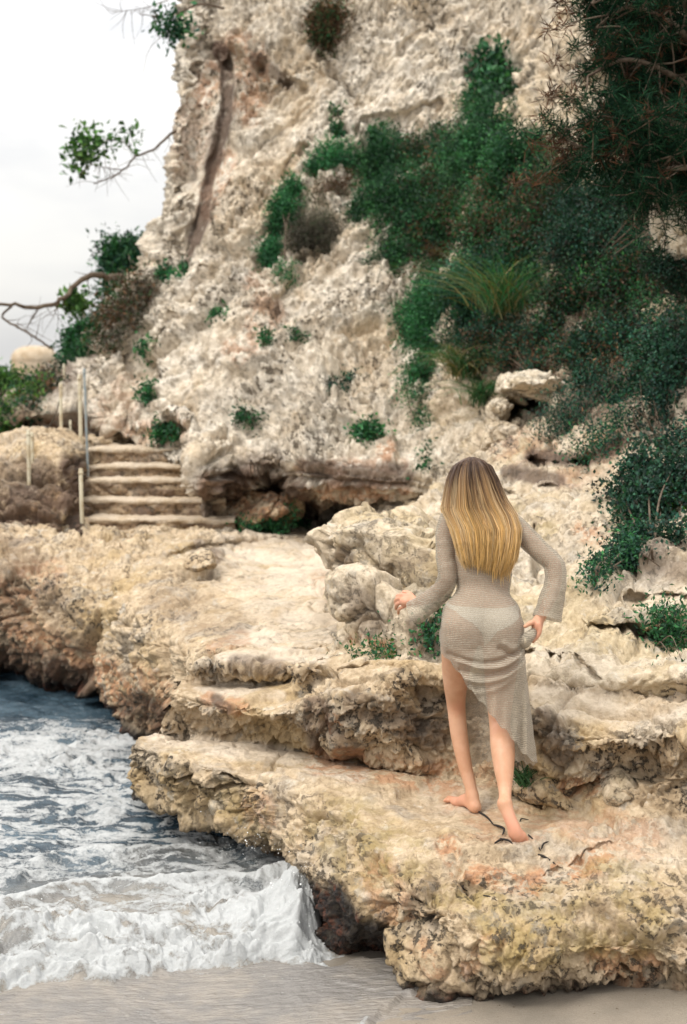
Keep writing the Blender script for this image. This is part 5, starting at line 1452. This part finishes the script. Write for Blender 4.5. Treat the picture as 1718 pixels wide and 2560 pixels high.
def sd_cone(P, a, b, ra, rb):
    """tapered capsule"""
    ba = b - a
    t = np.clip(((P - a) @ ba) / (ba @ ba), 0, 1)
    return np.linalg.norm(P - a - t[..., None] * ba, axis=-1) - (ra + (rb - ra) * t)


def sd_ell(P, c, r):
    q = (P - c) / r
    k0 = np.linalg.norm(q, axis=-1); k1 = np.linalg.norm(q / r, axis=-1)
    return np.where(k1 > 1e-9, k0 * (k0 - 1) / (k1 + 1e-9), -min(r))


E3 = lambda *q: np.array(PY(*q))
TORSO = [('e', E3(1204, 1372, 6.50), np.array([.136, .095, .165]), .05), ('e', E3(1203, 1322, 6.50), np.array([.165, .078, .065]), .05),
         ('e', E3(1209, 1440, 6.475), np.array([.120, .088, .14]), .05), ('e', E3(1204, 1540, 6.43), np.array([.172, .112, .125]), .05),
         ('e', E3(1156, 1572, 6.365), np.array([.092, .092, .098]), .028), ('e', E3(1256, 1572, 6.365), np.array([.092, .092, .098]), .028),
         ('e', E3(1192, 1352, 6.44), np.array([.06, .05, .08]), .04), ('e', E3(1235, 1352, 6.44), np.array([.06, .05, .08]), .04)]


def chain(pts, k=.02, n=None):
    """a limb: tapered capsules along a smooth curve, (u, v, distance, radius) per point"""
    q = np.array([[*E3(*p_[:3]), p_[3]] for p_ in pts])
    if n is None: n = 1 + 5 * (len(pts) - 1) if len(pts) > 2 else 2
    L = np.concatenate([[0], np.cumsum(np.linalg.norm(np.diff(q[:, :3], axis=0), axis=1) + 1e-6)])
    q = catmull(q, L, np.linspace(0, L[-1], n)) if len(pts) > 2 else q
    return [('h', q[:, :3], q[:, 3], None, None, k)]


def sd(P, q):
    if q[0] == 'e': return sd_ell(P, q[1], q[2])
    if q[0] == 'c': return sd_cone(P, *q[1:5])
    d = None
    for i in range(len(q[1]) - 1):
        s_ = sd_cone(P, q[1][i], q[1][i + 1], q[2][i], q[2][i + 1])
        d = s_ if d is None else np.minimum(d, s_)
    return d


def bounds(q):
    if q[0] == 'e': return q[1] - q[2], q[1] + q[2]
    if q[0] == 'c':
        r = max(q[3], q[4]); return np.minimum(q[1], q[2]) - r, np.maximum(q[1], q[2]) + r
    return q[1].min(0) - q[2].max(), q[1].max(0) + q[2].max()


LEGS = chain([(1150, 1590, 6.45, .088), (1139, 1700, 6.58, .058), (1141, 1768, 6.65, .043), (1148, 1835, 6.645, .0405), (1163, 1915, 6.61, .033), (1180, 1980, 6.575, .0265), (1187, 2014, 6.552, .0265)], .03)
LEGS += chain([(1256, 1590, 6.42, .090), (1250, 1730, 6.43, .064), (1250, 1815, 6.42, .0475), (1257, 1868, 6.33, .0545), (1260, 1920, 6.265, .0450), (1263, 1985, 6.18, .0275), (1262, 2010, 6.128, .029)], .03)
FEET = chain([(1188, 2019, 6.55, .026), (1168, 2003, 6.61, .027), (1146, 2003, 6.69, .021), (1130, 1999, 6.735, .014)], .02)
FEET += chain([(1152, 2008, 6.67, .016), (1136, 2006, 6.715, .013)], .02) + chain([(1180, 1990, 6.575, .026), (1160, 2001, 6.64, .022)], .02)
FEET += chain([(1262, 2010, 6.122, .029), (1276, 2048, 6.095, .0275), (1292, 2086, 6.078, .0285), (1300, 2104, 6.10, .022)], .02)
FEET += chain([(1283, 2083, 6.085, .02), (1307, 2090, 6.085, .018)], .018)
TOES = []
for i, (du, l, r) in enumerate([(0, 1.0, .0125), (8, 1.0, .0098), (15, .92, .0092), (21, .82, .0086), (27, .68, .0080)]):
    # pushing foot: great toe on the inner (seaward) side; toes bent on the rock
    TOES += chain([(1286 + du * 1.15, 2098 - du * .1, 6.09, r), (1290 + du * 1.12, 2117 - du * .12, 6.085, r), (1293 + du * 1.1, 2121 - du * .15, 6.115, r * .85)], .006)
    # flat foot: toes point away
    TOES += chain([(1133 - du * .55, 1997 + du * .22, 6.74, r), (1122 - du * .50 + (1 - l) * 10, 1994 + du * .28, 6.775 - du * .0016, r * .85)], .006)
ARMS = chain([(1132, 1300, 6.50, .044), (1115, 1335, 6.495, .040), (1114, 1390, 6.47, .036), (1120, 1446, 6.45, .033), (1086, 1484, 6.53, .031), (1044, 1506, 6.60, .024)], .02)
ARMS += chain([(1266, 1302, 6.50, .046), (1302, 1332, 6.49, .042), (1345, 1374, 6.455, .037), (1386, 1416, 6.425, .033), (1384, 1470, 6.40, .030), (1352, 1543, 6.360, .0225)], .02)
HANDS = [('e', E3(1021, 1503, 6.635), np.array([.040, .034, .027]), .02)]
for i, (kx, ky, ky2) in enumerate([(1003, 1487, 0), (999, 1496, 3), (1000, 1507, 5), (1006, 1518, 6)]):
    r = [.0092, .0095, .0090, .0078][i]
    HANDS += chain([(1020, 1500 + (i - 1.5) * 6, 6.64, .012), (kx, ky, 6.655, r * 1.1), (kx - 9, ky + 3 + ky2 * .6, 6.68, r), (kx - 10, ky + 10 + ky2, 6.705, r * .85)], .006)
HANDS += chain([(1036, 1496, 6.62, .012), (1022, 1483, 6.66, .011), (1009, 1480, 6.69, .009)], .006)
HANDS += [('e', E3(1343, 1562, 6.345), np.array([.026, .036, .036]), .02)]
for i in range(4):
    y = 6.318 + .017 * i
    r = [.0092, .0095, .0090, .0080][i]
    u0 = 1347 - i * 1.2; l = [1.0, 1.08, 1.0, .85][i]
    HANDS += chain([(u0, 1560, y, .012), (u0 + 3, 1576, y - .004, r * 1.1), (u0 - 3, 1576 + 15 * l, y, r), (u0 - 13, 1578 + 24 * l, y + .004, r * .85)], .006)
HANDS += chain([(1340, 1553, 6.335, .013), (1326, 1558, 6.315, .011), (1313, 1566, 6.31, .009)], .006)
HEAD = chain([(1193, 1318, 6.50, .056), (1184, 1262, 6.52, .050)], .04)
HC = E3(1178, 1206, 6.535)
HEAD += [('e', HC, np.array([.074, .094, .108]), .03), ('e', HC + [0, .055, -.055], np.array([.055, .052, .065]), .03),
         ('e', HC + [0, .105, -.03], np.array([.012, .018, .026]), .015), ('e', HC + [0, .098, -.068], np.array([.024, .012, .010]), .012), ('e', HC + [0, .088, -.105], np.array([.024, .02, .018]), .02),
         ('e', HC + [.073, .005, -.02], np.array([.012, .02, .032]), .01), ('e', HC + [-.073, .005, -.02], np.array([.012, .02, .032]), .01),
         ('e', HC + [.03, .09, .0], np.array([.016, .010, .010]), .01), ('e', HC + [-.03, .09, .0], np.array([.016, .010, .010]), .01)]


def field(P, prims):
    d = np.full(P.shape[:-1], 9.0)
    for q in prims:
        s = sd(P, q)
        d = smin(d, s, q[-1])
    return d


def surface_nets(prims, h, lo, hi):
    n = np.ceil((hi - lo) / h).astype(int) + 1
    F = np.full(n, .5)
    for q in prims:
        a, b = bounds(q)
        i0 = np.maximum(np.floor((a - .07 - lo) / h).astype(int), 0); i1 = np.minimum(np.ceil((b + .07 - lo) / h).astype(int) + 1, n)
        g = np.stack(np.meshgrid(*[lo[k] + h * np.arange(i0[k], i1[k]) for k in range(3)], indexing='ij'), -1)
        s = sd(g, q)
        sl = tuple(slice(i0[k], i1[k]) for k in range(3))
        F[sl] = smin(F[sl], s, q[-1])
    S = F < 0
    cells = np.zeros(n - 1, int)
    cnt = sum(S[dx:n[0] - 1 + dx, dy:n[1] - 1 + dy, dz:n[2] - 1 + dz].astype(int) for dx in (0, 1) for dy in (0, 1) for dz in (0, 1))
    act = (cnt > 0) & (cnt < 8)
    idx = np.full(act.shape, -1); idx[act] = np.arange(act.sum())
    ci = np.argwhere(act)
    acc = np.zeros((len(ci), 3)); w = np.zeros(len(ci))
    cor = [(x, y, z) for x in (0, 1) for y in (0, 1) for z in (0, 1)]
    for a in cor:
        for k in range(3):
            if a[k] == 0:
                b = list(a); b[k] = 1
                fa = F[ci[:, 0] + a[0], ci[:, 1] + a[1], ci[:, 2] + a[2]]; fb = F[ci[:, 0] + b[0], ci[:, 1] + b[1], ci[:, 2] + b[2]]
                cr = (fa < 0) != (fb < 0)
                t = np.where(cr, fa / np.where(cr, fa - fb, 1), 0)
                p = np.array(a, float)[None] + t[:, None] * (np.array(b) - np.array(a))[None]
                acc += p * cr[:, None]; w += cr
    V = lo + h * (ci + acc / w[:, None])
    Q = []
    for k in range(3):
        o1, o2 = [(1, 2), (2, 0), (0, 1)][k]
        e = [slice(None)] * 3; e2 = [slice(None)] * 3
        e[k] = slice(0, -1); e2[k] = slice(1, None)
        A, B_ = S[tuple(e)], S[tuple(e2)]
        pos = np.argwhere(A != B_)
        pos = pos[(pos[:, o1] > 0) & (pos[:, o2] > 0)]
        pos = pos[(pos[:, o1] < act.shape[o1]) & (pos[:, o2] < act.shape[o2])]
        def at_(d1, d2):
            q = pos.copy(); q[:, o1] -= d1; q[:, o2] -= d2
            return idx[q[:, 0], q[:, 1], q[:, 2]]
        quad = np.stack([at_(0, 0), at_(1, 0), at_(1, 1), at_(0, 1)], 1)
        inside = S[pos[:, 0], pos[:, 1], pos[:, 2]]
        quad[~inside] = quad[~inside][:, ::-1]
        Q.append(quad)
    Q = np.concatenate(Q)
    Q = Q[(Q >= 0).all(1)]
    return V, Q


BODY = TORSO + LEGS + FEET + TOES + ARMS + HANDS + HEAD
lo = E3(1030, 2140, 6.05) - .15; hi = E3(1390, 1120, 6.85) + .12
lo = np.array([E3(975, 1500, 6.6)[0] - .03, 5.98, 0.36]); hi = np.array([E3(1415, 1420, 6.42)[0] + .03, 6.90, 2.24])
V, F = surface_nets(BODY, .0048, lo, hi)
m = NT("skin"); p = m.pos()
c = m.mix(m.ramp(m.noise(p, 9, 4, .6), .35, .65), (0.60, 0.35, 0.225), (0.53, 0.285, 0.17))
low = m.attr('blush')
c = m.mix(m.math('MULTIPLY', low, .55), c, (0.64, 0.29, 0.20))
c = m.mix(m.ramp(m.noise(p, 34, 4, .65), .58, .75, 0, .35), c, (0.50, 0.24, 0.15))
M_skin = m.out(m.principled(c, .48, m.bump(m.noise(p, 300, 3, .6), .08, .002), spec=.35, Subsurface_Weight=.12, Subsurface_Radius=(.01, .004, .002), Subsurface_Scale=.6))
person = empty("person", E3(1230, 2060, 6.33))
put(person, "barefoot person with long blonde hair in a sheer greige knit dress climbing the ledge", "person")
bl = np.zeros(len(V))
for q, r in ((E3(1015, 1500, 6.65), .07), (E3(1340, 1575, 6.33), .07), (E3(1150, 2005, 6.65), .12), (E3(1285, 2070, 6.09), .10)):
    bl = np.maximum(bl, 1 - sstep(.4, 1.2, np.linalg.norm(V - q, axis=1) / r))
for q, r in ((E3(1250, 1815, 6.37), .06), (E3(1142, 1768, 6.61), .05), (E3(1390, 1420, 6.40), .05)):
    bl = np.maximum(bl, .4 * (1 - sstep(.3, 1.2, np.linalg.norm(V - q, axis=1) / r)))
bl = np.clip(bl + .25 * fbm(V * 14, 3), 0, 1)
body = mesh_obj("body", V, F, M_skin, person, attrs=dict(blush=bl))

# ---- clothing
NTH = 200
ROWS_V = np.concatenate([np.linspace(1296, 1330, 8), np.linspace(1338, 1606, 70)])
axis_u = lambda v: np.interp(v, [1290, 1340, 1440, 1500, 1560, 1610], [1200, 1206, 1209, 1207, 1204, 1205])
axis_Y = lambda v: np.interp(v, [1290, 1340, 1440, 1500, 1560, 1610], [6.50, 6.50, 6.475, 6.45, 6.43, 6.43])
th = np.linspace(0, 2 * np.pi, NTH, endpoint=False)          # 0 = seaward side (-x), then towards the viewer (-y), then +x
dirs = np.stack([-np.cos(th), -np.sin(th), 0 * th], -1)
axis = np.stack([PY(axis_u(v), v, axis_Y(v)) for v in ROWS_V])
LOWER = TORSO + LEGS


def ring_radius(axis, prims, off):
    rs = np.linspace(.02, .30, 57)
    pts = axis[:, None, None] + dirs[None, :, None] * rs[None, None, :, None]
    d = field(pts, prims) - off
    inside = d < 0
    last = (inside.shape[-1] - 1) - np.argmax(inside[..., ::-1], -1)
    last = np.clip(last, 0, len(rs) - 2)
    d0 = np.take_along_axis(d, last[..., None], -1)[..., 0]; d1 = np.take_along_axis(d, last[..., None] + 1, -1)[..., 0]
    t = np.clip(d0 / (d0 - d1 + 1e-9), 0, 1)
    return rs[last] + t * (rs[1] - rs[0])


R0 = ring_radius(axis, LOWER, .006)
c_ = np.cos(th[:, None] - th[None, :])
sup = (R0[:, None, :] * c_[None]).max(-1)                     # support function of each ring
hull = np.where(c_[None] > .15, sup[:, None, :] / np.maximum(c_[None], .15), 9).min(-1)
wgt = np.interp(ROWS_V, [1296, 1500, 1560, 1606], [.6, .6, .55, .8])[:, None]
RD = R0 * (1 - wgt) + hull * wgt
lowrow = np.argmax(ROWS_V > 1556)
acc_ = np.maximum.accumulate(RD[lowrow:], 0)
RD[lowrow:] = acc_ * .9 + RD[lowrow:] * .1
top = axis[:, None] + dirs[None] * RD[..., None]              # (rows, NTH, 3)
# columns in sheet order: start at the slit on the seaward side, across the back, round the far hip, back along the front
top = np.concatenate([top, top[:, :1]], 1)
nb = NTH // 2
s_b = np.linspace(0, 1, nb + 1); s_f = np.linspace(1, 0, NTH - nb + 1)[1:]
hem_u = [1099, 1132, 1166, 1200, 1230, 1262, 1285, 1312, 1344]; hem_v = [1624, 1664, 1708, 1752, 1789, 1824, 1853, 1884, 1912]
u_end = np.concatenate([1099 + (1344 - 1099) * s_b ** .92, 1176 + (1344 - 1176) * s_f])
v_end = np.concatenate([np.interp(u_end[:nb + 1], hem_u, hem_v), np.interp(s_f, [0, .4, 1], [1914, 1897, 1912])])
Y_end = np.concatenate([np.interp(s_b, [0, .12, .35, .6, .85, 1], [6.45, 6.33, 6.255, 6.235, 6.25, 6.36]), np.interp(s_f, [0, .2, .45, .7, 1], [6.755, 6.70, 6.60, 6.55, 6.36])])
v_end = v_end + 3.5 * np.sin(np.arange(NTH + 1) * .55) + 2.5 * np.sin(np.arange(NTH + 1) * .23 + 1)
u_mid = np.concatenate([np.interp(s_b, [0, .5, 1], [1098, 1212, 1326]), np.interp(s_f, [0, .5, 1], [1150, 1240, 1326])])
u_top, v_top = project(top[-1])
Y_top = top[-1][:, 1]
nt = 96
tt = np.linspace(0, 1, nt + 1)[1:]
sk = np.zeros((nt, NTH + 1, 3))
s_all = np.concatenate([s_b, s_f]); isb = np.arange(NTH + 1) <= nb
for i, t in enumerate(tt):
    uu = u_top * (1 - t) ** 2 + 2 * t * (1 - t) * np.where(isb, u_top * .55 + u_end * .45, u_mid) + u_end * t * t
    vv = v_top * (1 - t) + v_end * t
    yy = Y_top * (1 - t) ** 1.3 + Y_end * (1 - (1 - t) ** 1.3)
    fold = (.010 * np.sin(s_all * 34 + 1.5 * t) * sstep(.55, .9, s_all) + .010 * np.sin(s_all * 13 + 2.0 + t) * np.where(isb, .45, 1.2)) * sstep(.1, .6, t)
    fold += .006 * np.sin(s_all * 55 + 3 * t) * sstep(.3, .9, t) + .010 * fbm(np.stack([s_all * 6, 0 * s_all + t * 2.2, 0 * s_all], -1), 3)
    fold += np.where(isb, 0.022 * np.exp(-((s_all - .90) / .05) ** 2) - .016 * np.exp(-((s_all - .80) / .05) ** 2), 0) * sstep(.05, .5, t)
    uu = uu + np.where(isb, 0, 1) * 4 * np.sin(t * 7) * (1 - s_all)
    sk[i] = PY(uu, vv, yy - fold)
sheet = np.concatenate([top, sk], 0)
# creases swept from the hand that holds the skirt
Nn = grid_normals(sheet)
u, v = project(sheet)
def near(pts, rad):
    best = np.full(u.shape, 1e9)
    q = [(np.array(a)) for a in spline([(x, y, 0) for x, y in pts], 24)[:, :2]]
    for a, b in zip(q[:-1], q[1:]):
        L2 = ((b - a) ** 2).sum() + 1e-6
        t = np.clip(((u - a[0]) * (b[0] - a[0]) + (v - a[1]) * (b[1] - a[1])) / L2, 0, 1)
        best = np.minimum(best, np.hypot(u - a[0] - t * (b[0] - a[0]), v - a[1] - t * (b[1] - a[1])))
    return np.exp(-(best / rad) ** 2)
backside = (np.arange(NTH + 1) <= nb + 6)[None, :]
cre = 0.016 * near([(1150, 1652), (1205, 1668), (1262, 1662), (1305, 1632), (1332, 1596)], 6) - .014 * near([(1120, 1636), (1180, 1656), (1240, 1655), (1290, 1632), (1326, 1590)], 6)
cre += 0.013 * near([(1140, 1690), (1205, 1704), (1265, 1690), (1310, 1655), (1335, 1606)], 7) - .011 * near([(1150, 1676), (1210, 1688), (1268, 1676), (1312, 1642)], 6)
cre += 0.007 * near([(1262, 1608), (1285, 1622), (1310, 1610), (1328, 1580)], 7) - .010 * near([(1250, 1622), (1285, 1640), (1318, 1620), (1336, 1590)], 6)
cre += .006 * near([(1180, 1735), (1240, 1722), (1290, 1690)], 8)
sheet[..., 1] -= np.where(backside, cre * 1.7, 0)
sheet = sheet + Nn * (0.0035 * fbm(sheet * 18, 3) + .004 * fbm(sheet * np.array([6, 6, 14]), 2))[..., None]
neck = axis[0] + np.stack([-np.cos(np.append(th, 0)) * .075, -np.sin(np.append(th, 0)) * .062, np.full(NTH + 1, .035)], -1)
shoulder = .5 * (sheet[0] + neck) + np.array([0, 0, .012])
sheet = np.concatenate([neck[None], shoulder[None], sheet], 0)
parts = [(sheet.reshape(-1, 3), grid_faces(*sheet.shape[:2]))]


def sleeve(path, radii, seed, n=90, k=48, squash=1.0):
    q = spline([PY(*p_) for p_ in path], n)
    r = np.interp(np.linspace(0, 1, n), np.linspace(0, 1, len(radii)), radii)
    V, F = tube(q, r, k)
    G = V.reshape(n, k, 3)
    N = G - q[:, None]; N /= np.linalg.norm(N, axis=-1)[..., None]
    tpar = np.linspace(0, 1, n)[:, None]
    ph = np.linspace(0, 2 * np.pi, k, endpoint=False)[None]
    G = G + N * (.0045 * fbm(G * 16 + seed, 3) + .006 * np.sin(ph * 3 + seed) * sstep(.55, 1, tpar) + .004 * fbm(G * np.array([9, 9, 26]) + seed, 2))[..., None]
    return G.reshape(-1, 3), F


parts.append(sleeve([(1128, 1290, 6.50), (1114, 1330, 6.495), (1114, 1390, 6.47), (1119, 1440, 6.45), (1108, 1472, 6.48), (1080, 1502, 6.54), (1040, 1533, 6.60)], [.046, .045, .044, .046, .047, .052, .058], 1.))
parts.append(sleeve([(1268, 1300, 6.50), (1300, 1330, 6.49), (1345, 1372, 6.455), (1385, 1412, 6.425), (1390, 1450, 6.41), (1379, 1500, 6.385), (1368, 1546, 6.365)], [.052, .052, .049, .047, .049, .056, .063], 2.))
# gathered cloth in the holding hand
parts.append(sleeve([(1338, 1572, 6.335), (1330, 1584, 6.32), (1318, 1598, 6.31), (1308, 1604, 6.355), (1299, 1606, 6.43)], [.010, .026, .033, .034, .026], 3., 60, 30))
V, F = join(parts)
m = NT("sheer_knit")
p = m.pos()
sepx = m.n('ShaderNodeSeparateXYZ'); m.l(p, sepx.inputs[0])
zz = m.math('ADD', sepx.outputs['Z'], m.math('MULTIPLY', m.noise(p, 8, 2, .5), .03))
row = m.math('SINE', m.math('MULTIPLY', zz, 820.0))
stx = m.math('SINE', m.math('MULTIPLY', m.math('ADD', sepx.outputs['X'], m.math('MULTIPLY', sepx.outputs['Y'], .8)), 1500.0))
loop = m.math('MULTIPLY', row, stx)
nz = m.noise(p, 420, 2, .6)
c = m.mix(m.ramp(m.noise(p, 180, 3, .7), .3, .7), (0.345, 0.300, 0.232), (0.49, 0.43, 0.34))
c = m.mix(m.ramp(row, -.6, .8), m.mix(1.0, c, (.80, .80, .80), 'MULTIPLY'), c)
hgt = m.math('ADD', m.math('MULTIPLY', row, .5), m.math('ADD', m.math('MULTIPLY', loop, .25), nz))
alpha = m.ramp(m.math('ADD', m.math('MULTIPLY', loop, .20), m.math('ADD', nz, m.math('MULTIPLY', row, .10))), .29, .60, .24, .90)
M_knit = m.out(m.principled(c, .95, m.bump(hgt, .5, .003), spec=.1, Alpha=alpha, Sheen_Weight=.15))
mesh_obj("dress", V, F, M_knit, person)

# briefs under the dress
bv = np.linspace(0, 1, 26)
low_b = np.interp(np.linspace(1097, 1312, 101), [1097, 1112, 1148, 1180, 1198, 1206, 1210, 1214, 1228, 1256, 1284, 1305, 1312], [1513, 1512, 1517, 1543, 1570, 1598, 1612, 1598, 1564, 1542, 1525, 1520, 1521])
ubk = np.concatenate([np.linspace(0, 1, nb + 1), np.linspace(1, 0, NTH - nb + 1)[1:]])
lowv = np.where(isb, np.interp(1097 + 215 * ubk, np.linspace(1097, 1312, 101), low_b), np.interp(np.abs(ubk - .5), [0, .15, .5], [1612, 1575, 1514]))
topv = np.where(isb, 1503 + 3 * ubk + 5 * np.sin(ubk * np.pi), 1504)
RB = ring_radius(axis, LOWER, .0032)
RB = np.concatenate([RB, RB[:, :1]], 1)
G = np.zeros((len(bv), NTH + 1, 3))
dd = np.concatenate([dirs, dirs[:1]])
for i, t in enumerate(bv):
    vr = topv * (1 - t) + lowv * t
    rr = np.array([np.interp(vr[j], ROWS_V, RB[:, j]) for j in range(NTH + 1)])
    G[i] = np.stack([PY(axis_u(x), x, axis_Y(x)) for x in vr]) + dd * rr[:, None]
m = NT("cream_fabric"); p = m.pos()
M_cream = m.out(m.principled((0.80, 0.74, 0.64), .8, m.bump(m.noise(p, 500, 2), .2, .001)))
mesh_obj("briefs", G.reshape(-1, 3), grid_faces(*G.shape[:2]), M_cream, person)

# ---- hair: several thousand strands falling from the crown over a thin under-layer
hv = [1141, 1150, 1164, 1195, 1221, 1250, 1272, 1291, 1323, 1355, 1400, 1430]
hl = [1176, 1152, 1133, 1119, 1113, 1108, 1104, 1112, 1130, 1140, 1153, 1160]
hr = [1184, 1210, 1229, 1246, 1256, 1268, 1282, 1293, 1301, 1297, 1286, 1272]
hY = [6.535, 6.475, 6.45, 6.425, 6.415, 6.41, 6.405, 6.395, 6.375, 6.362, 6.362, 6.37]   # nearest surface on the centre line
hW = [.02, .06, .085, .105, .11, .11, .10, .085, .06, .045, .03, .03]                   # how far the sides curl away
def hair_pt(s, v, lift):
    l = np.interp(v, hv, hl); r = np.interp(v, hv, hr)
    u = (l + r) / 2 + s * (r - l) / 2
    y = np.interp(v, hv, hY) + np.interp(v, hv, hW) * (1 - np.sqrt(np.clip(1 - s * s * .97, 0, 1))) + lift
    return u, y
NS, K = 6500, 26
clump = rng.integers(0, 420, NS)
cs = np.sort(rng.uniform(-1, 1, 420))
s0 = np.clip(cs[clump] + rng.normal(size=NS) * .030, -1, 1)
cph = rng.uniform(0, 6.28, 420); camp = rng.normal(size=420)
ccol = rng.uniform(0, 1, 420); clift = rng.normal(size=420) * .010
cend = np.interp(cs, [-1, -.82, -.62, -.55, -.3, .1, .6, 1], [1395, 1400, 1398, 1392, 1408, 1420, 1427, 1418]) + rng.normal(size=420) * 10
vend = cend[clump] + rng.normal(size=NS) * 7 - rng.gamma(1.2, 14, NS) * (rng.uniform(size=NS) < .45)
t = np.linspace(0, 1, K)[None]
start = 1143 + rng.uniform(0, 1, NS) ** 1.6 * 16 + 20 * np.abs(s0) ** 3
vv = start[:, None] + (vend - start)[:, None] * t
cc0 = cs[clump][:, None]
ss = (cc0 + (s0[:, None] - cc0) * (1.25 - .65 * t ** 2)) * (1 + .06 * (t - .3)) + .022 * np.sin(cph[clump][:, None] + t * 5.2) * t + .012 * rng.normal(size=(NS, 1)) * t + .035 * camp[clump][:, None] * t ** 2 * .5
# the hair is swept a little towards the far shoulder as it falls
ss = ss + .10 * np.sin(np.pi * np.clip((vv - 1180) / 220, 0, 1)) * (1 - np.abs(s0[:, None]) ** 2) * .6
ss = np.clip(ss, -1.03, 1.03)
lift = np.repeat(rng.uniform(-.006, .016, NS)[:, None], K, 1) + clift[clump][:, None]
uu, yy = hair_pt(ss, vv, lift)
stray = (rng.uniform(size=(NS, 1)) < .03) * 1.0
uu = uu + (2.6 + 6 * stray) * rng.normal(size=(NS, 1)) * t ** 1.3 + stray * 5 * np.sin(t * 5 + s0[:, None] * 9)
yy = yy - stray * rng.uniform(0, .03, (NS, 1)) * t
pts = PY(uu, vv, yy)                                         # (NS, K, 3)
wd = (.0011 + .0004 * rng.uniform(size=NS))[:, None] * np.interp(t, [0, .1, .8, 1], [.9, 1, .9, .25])
tang = np.gradient(pts, axis=1); tang /= np.linalg.norm(tang, axis=-1)[..., None]
sx = np.cross(tang, np.array([0, -1.0, .2])); sx /= np.linalg.norm(sx, axis=-1)[..., None]
sy = np.cross(tang, sx)
tri = [(np.cos(a), np.sin(a)) for a in (0.5, 0.5 + 2.094, 0.5 + 4.188)]
V = np.stack([pts + wd[..., None] * (a * sx + b * sy) for a, b in tri], 2)       # NS,K,3,3
V = V.reshape(-1, 3)
i, j, k = np.meshgrid(np.arange(NS), np.arange(K - 1), np.arange(3), indexing='ij')
k2 = (k + 1) % 3
ix = lambda i, j, k: (i * K + j) * 3 + k
F = np.stack([ix(i, j, k), ix(i, j, k2), ix(i, j + 1, k2), ix(i, j + 1, k)], -1).reshape(-1, 4)
root_c = np.array([0.075, 0.036, 0.020]); mid_c = np.array([0.46, 0.28, 0.135]); tip_c = np.array([0.78, 0.50, 0.185]); hi_c = np.array([0.74, 0.56, 0.33])
darkness = np.clip(ccol[clump] * 1.2 - .2 + .25 * rng.normal(size=NS), 0, 1)[:, None]
tt_ = t + (darkness - .45) * -.35
w1 = sstep(.05, .45, tt_)[..., None]; w2 = sstep(.35, .85, tt_)[..., None]
colr = root_c * (1 - w1) + mid_c * w1
colr = colr * (1 - w2) + tip_c * w2
hl_ = ((rng.uniform(size=420) < .34)[clump][:, None] * sstep(.08, .35, t) * .6)[..., None]
colr = colr * (1 - hl_) + hi_c * hl_
colr = colr * rng.uniform(.6, 1.3, (NS, 1, 1))
m = NT("blonde_hair")
hc = m.attr('Col', 'Color')
M_hair = m.out(m.principled(hc, .38, spec=.5, Anisotropic=.4))
hcol = np.repeat(colr[:, :, None], 3, 2).reshape(-1, 3)
# under-layer
sv = np.linspace(-1, 1, 60); vvv = np.linspace(1142, 1362, 80)
S_, V_ = np.meshgrid(sv, vvv)
uu, yy = hair_pt(S_ * .96, V_, .012)
Gc = PY(uu, V_, yy)
tc_ = ((V_ - 1142) / 270)[..., None]
hcu = root_c * (1 - sstep(.0, .4, tc_)) + mid_c * .8 * sstep(0, .4, tc_) * (1 - sstep(.4, .9, tc_)) + tip_c * .7 * sstep(.4, .9, tc_)
Fg = grid_faces(*Gc.shape[:2], base=len(V))
hair = mesh_obj("hair", np.concatenate([V, Gc.reshape(-1, 3)]), np.concatenate([F, Fg]), M_hair, person, col=np.concatenate([hcol, hcu.reshape(-1, 3)]))
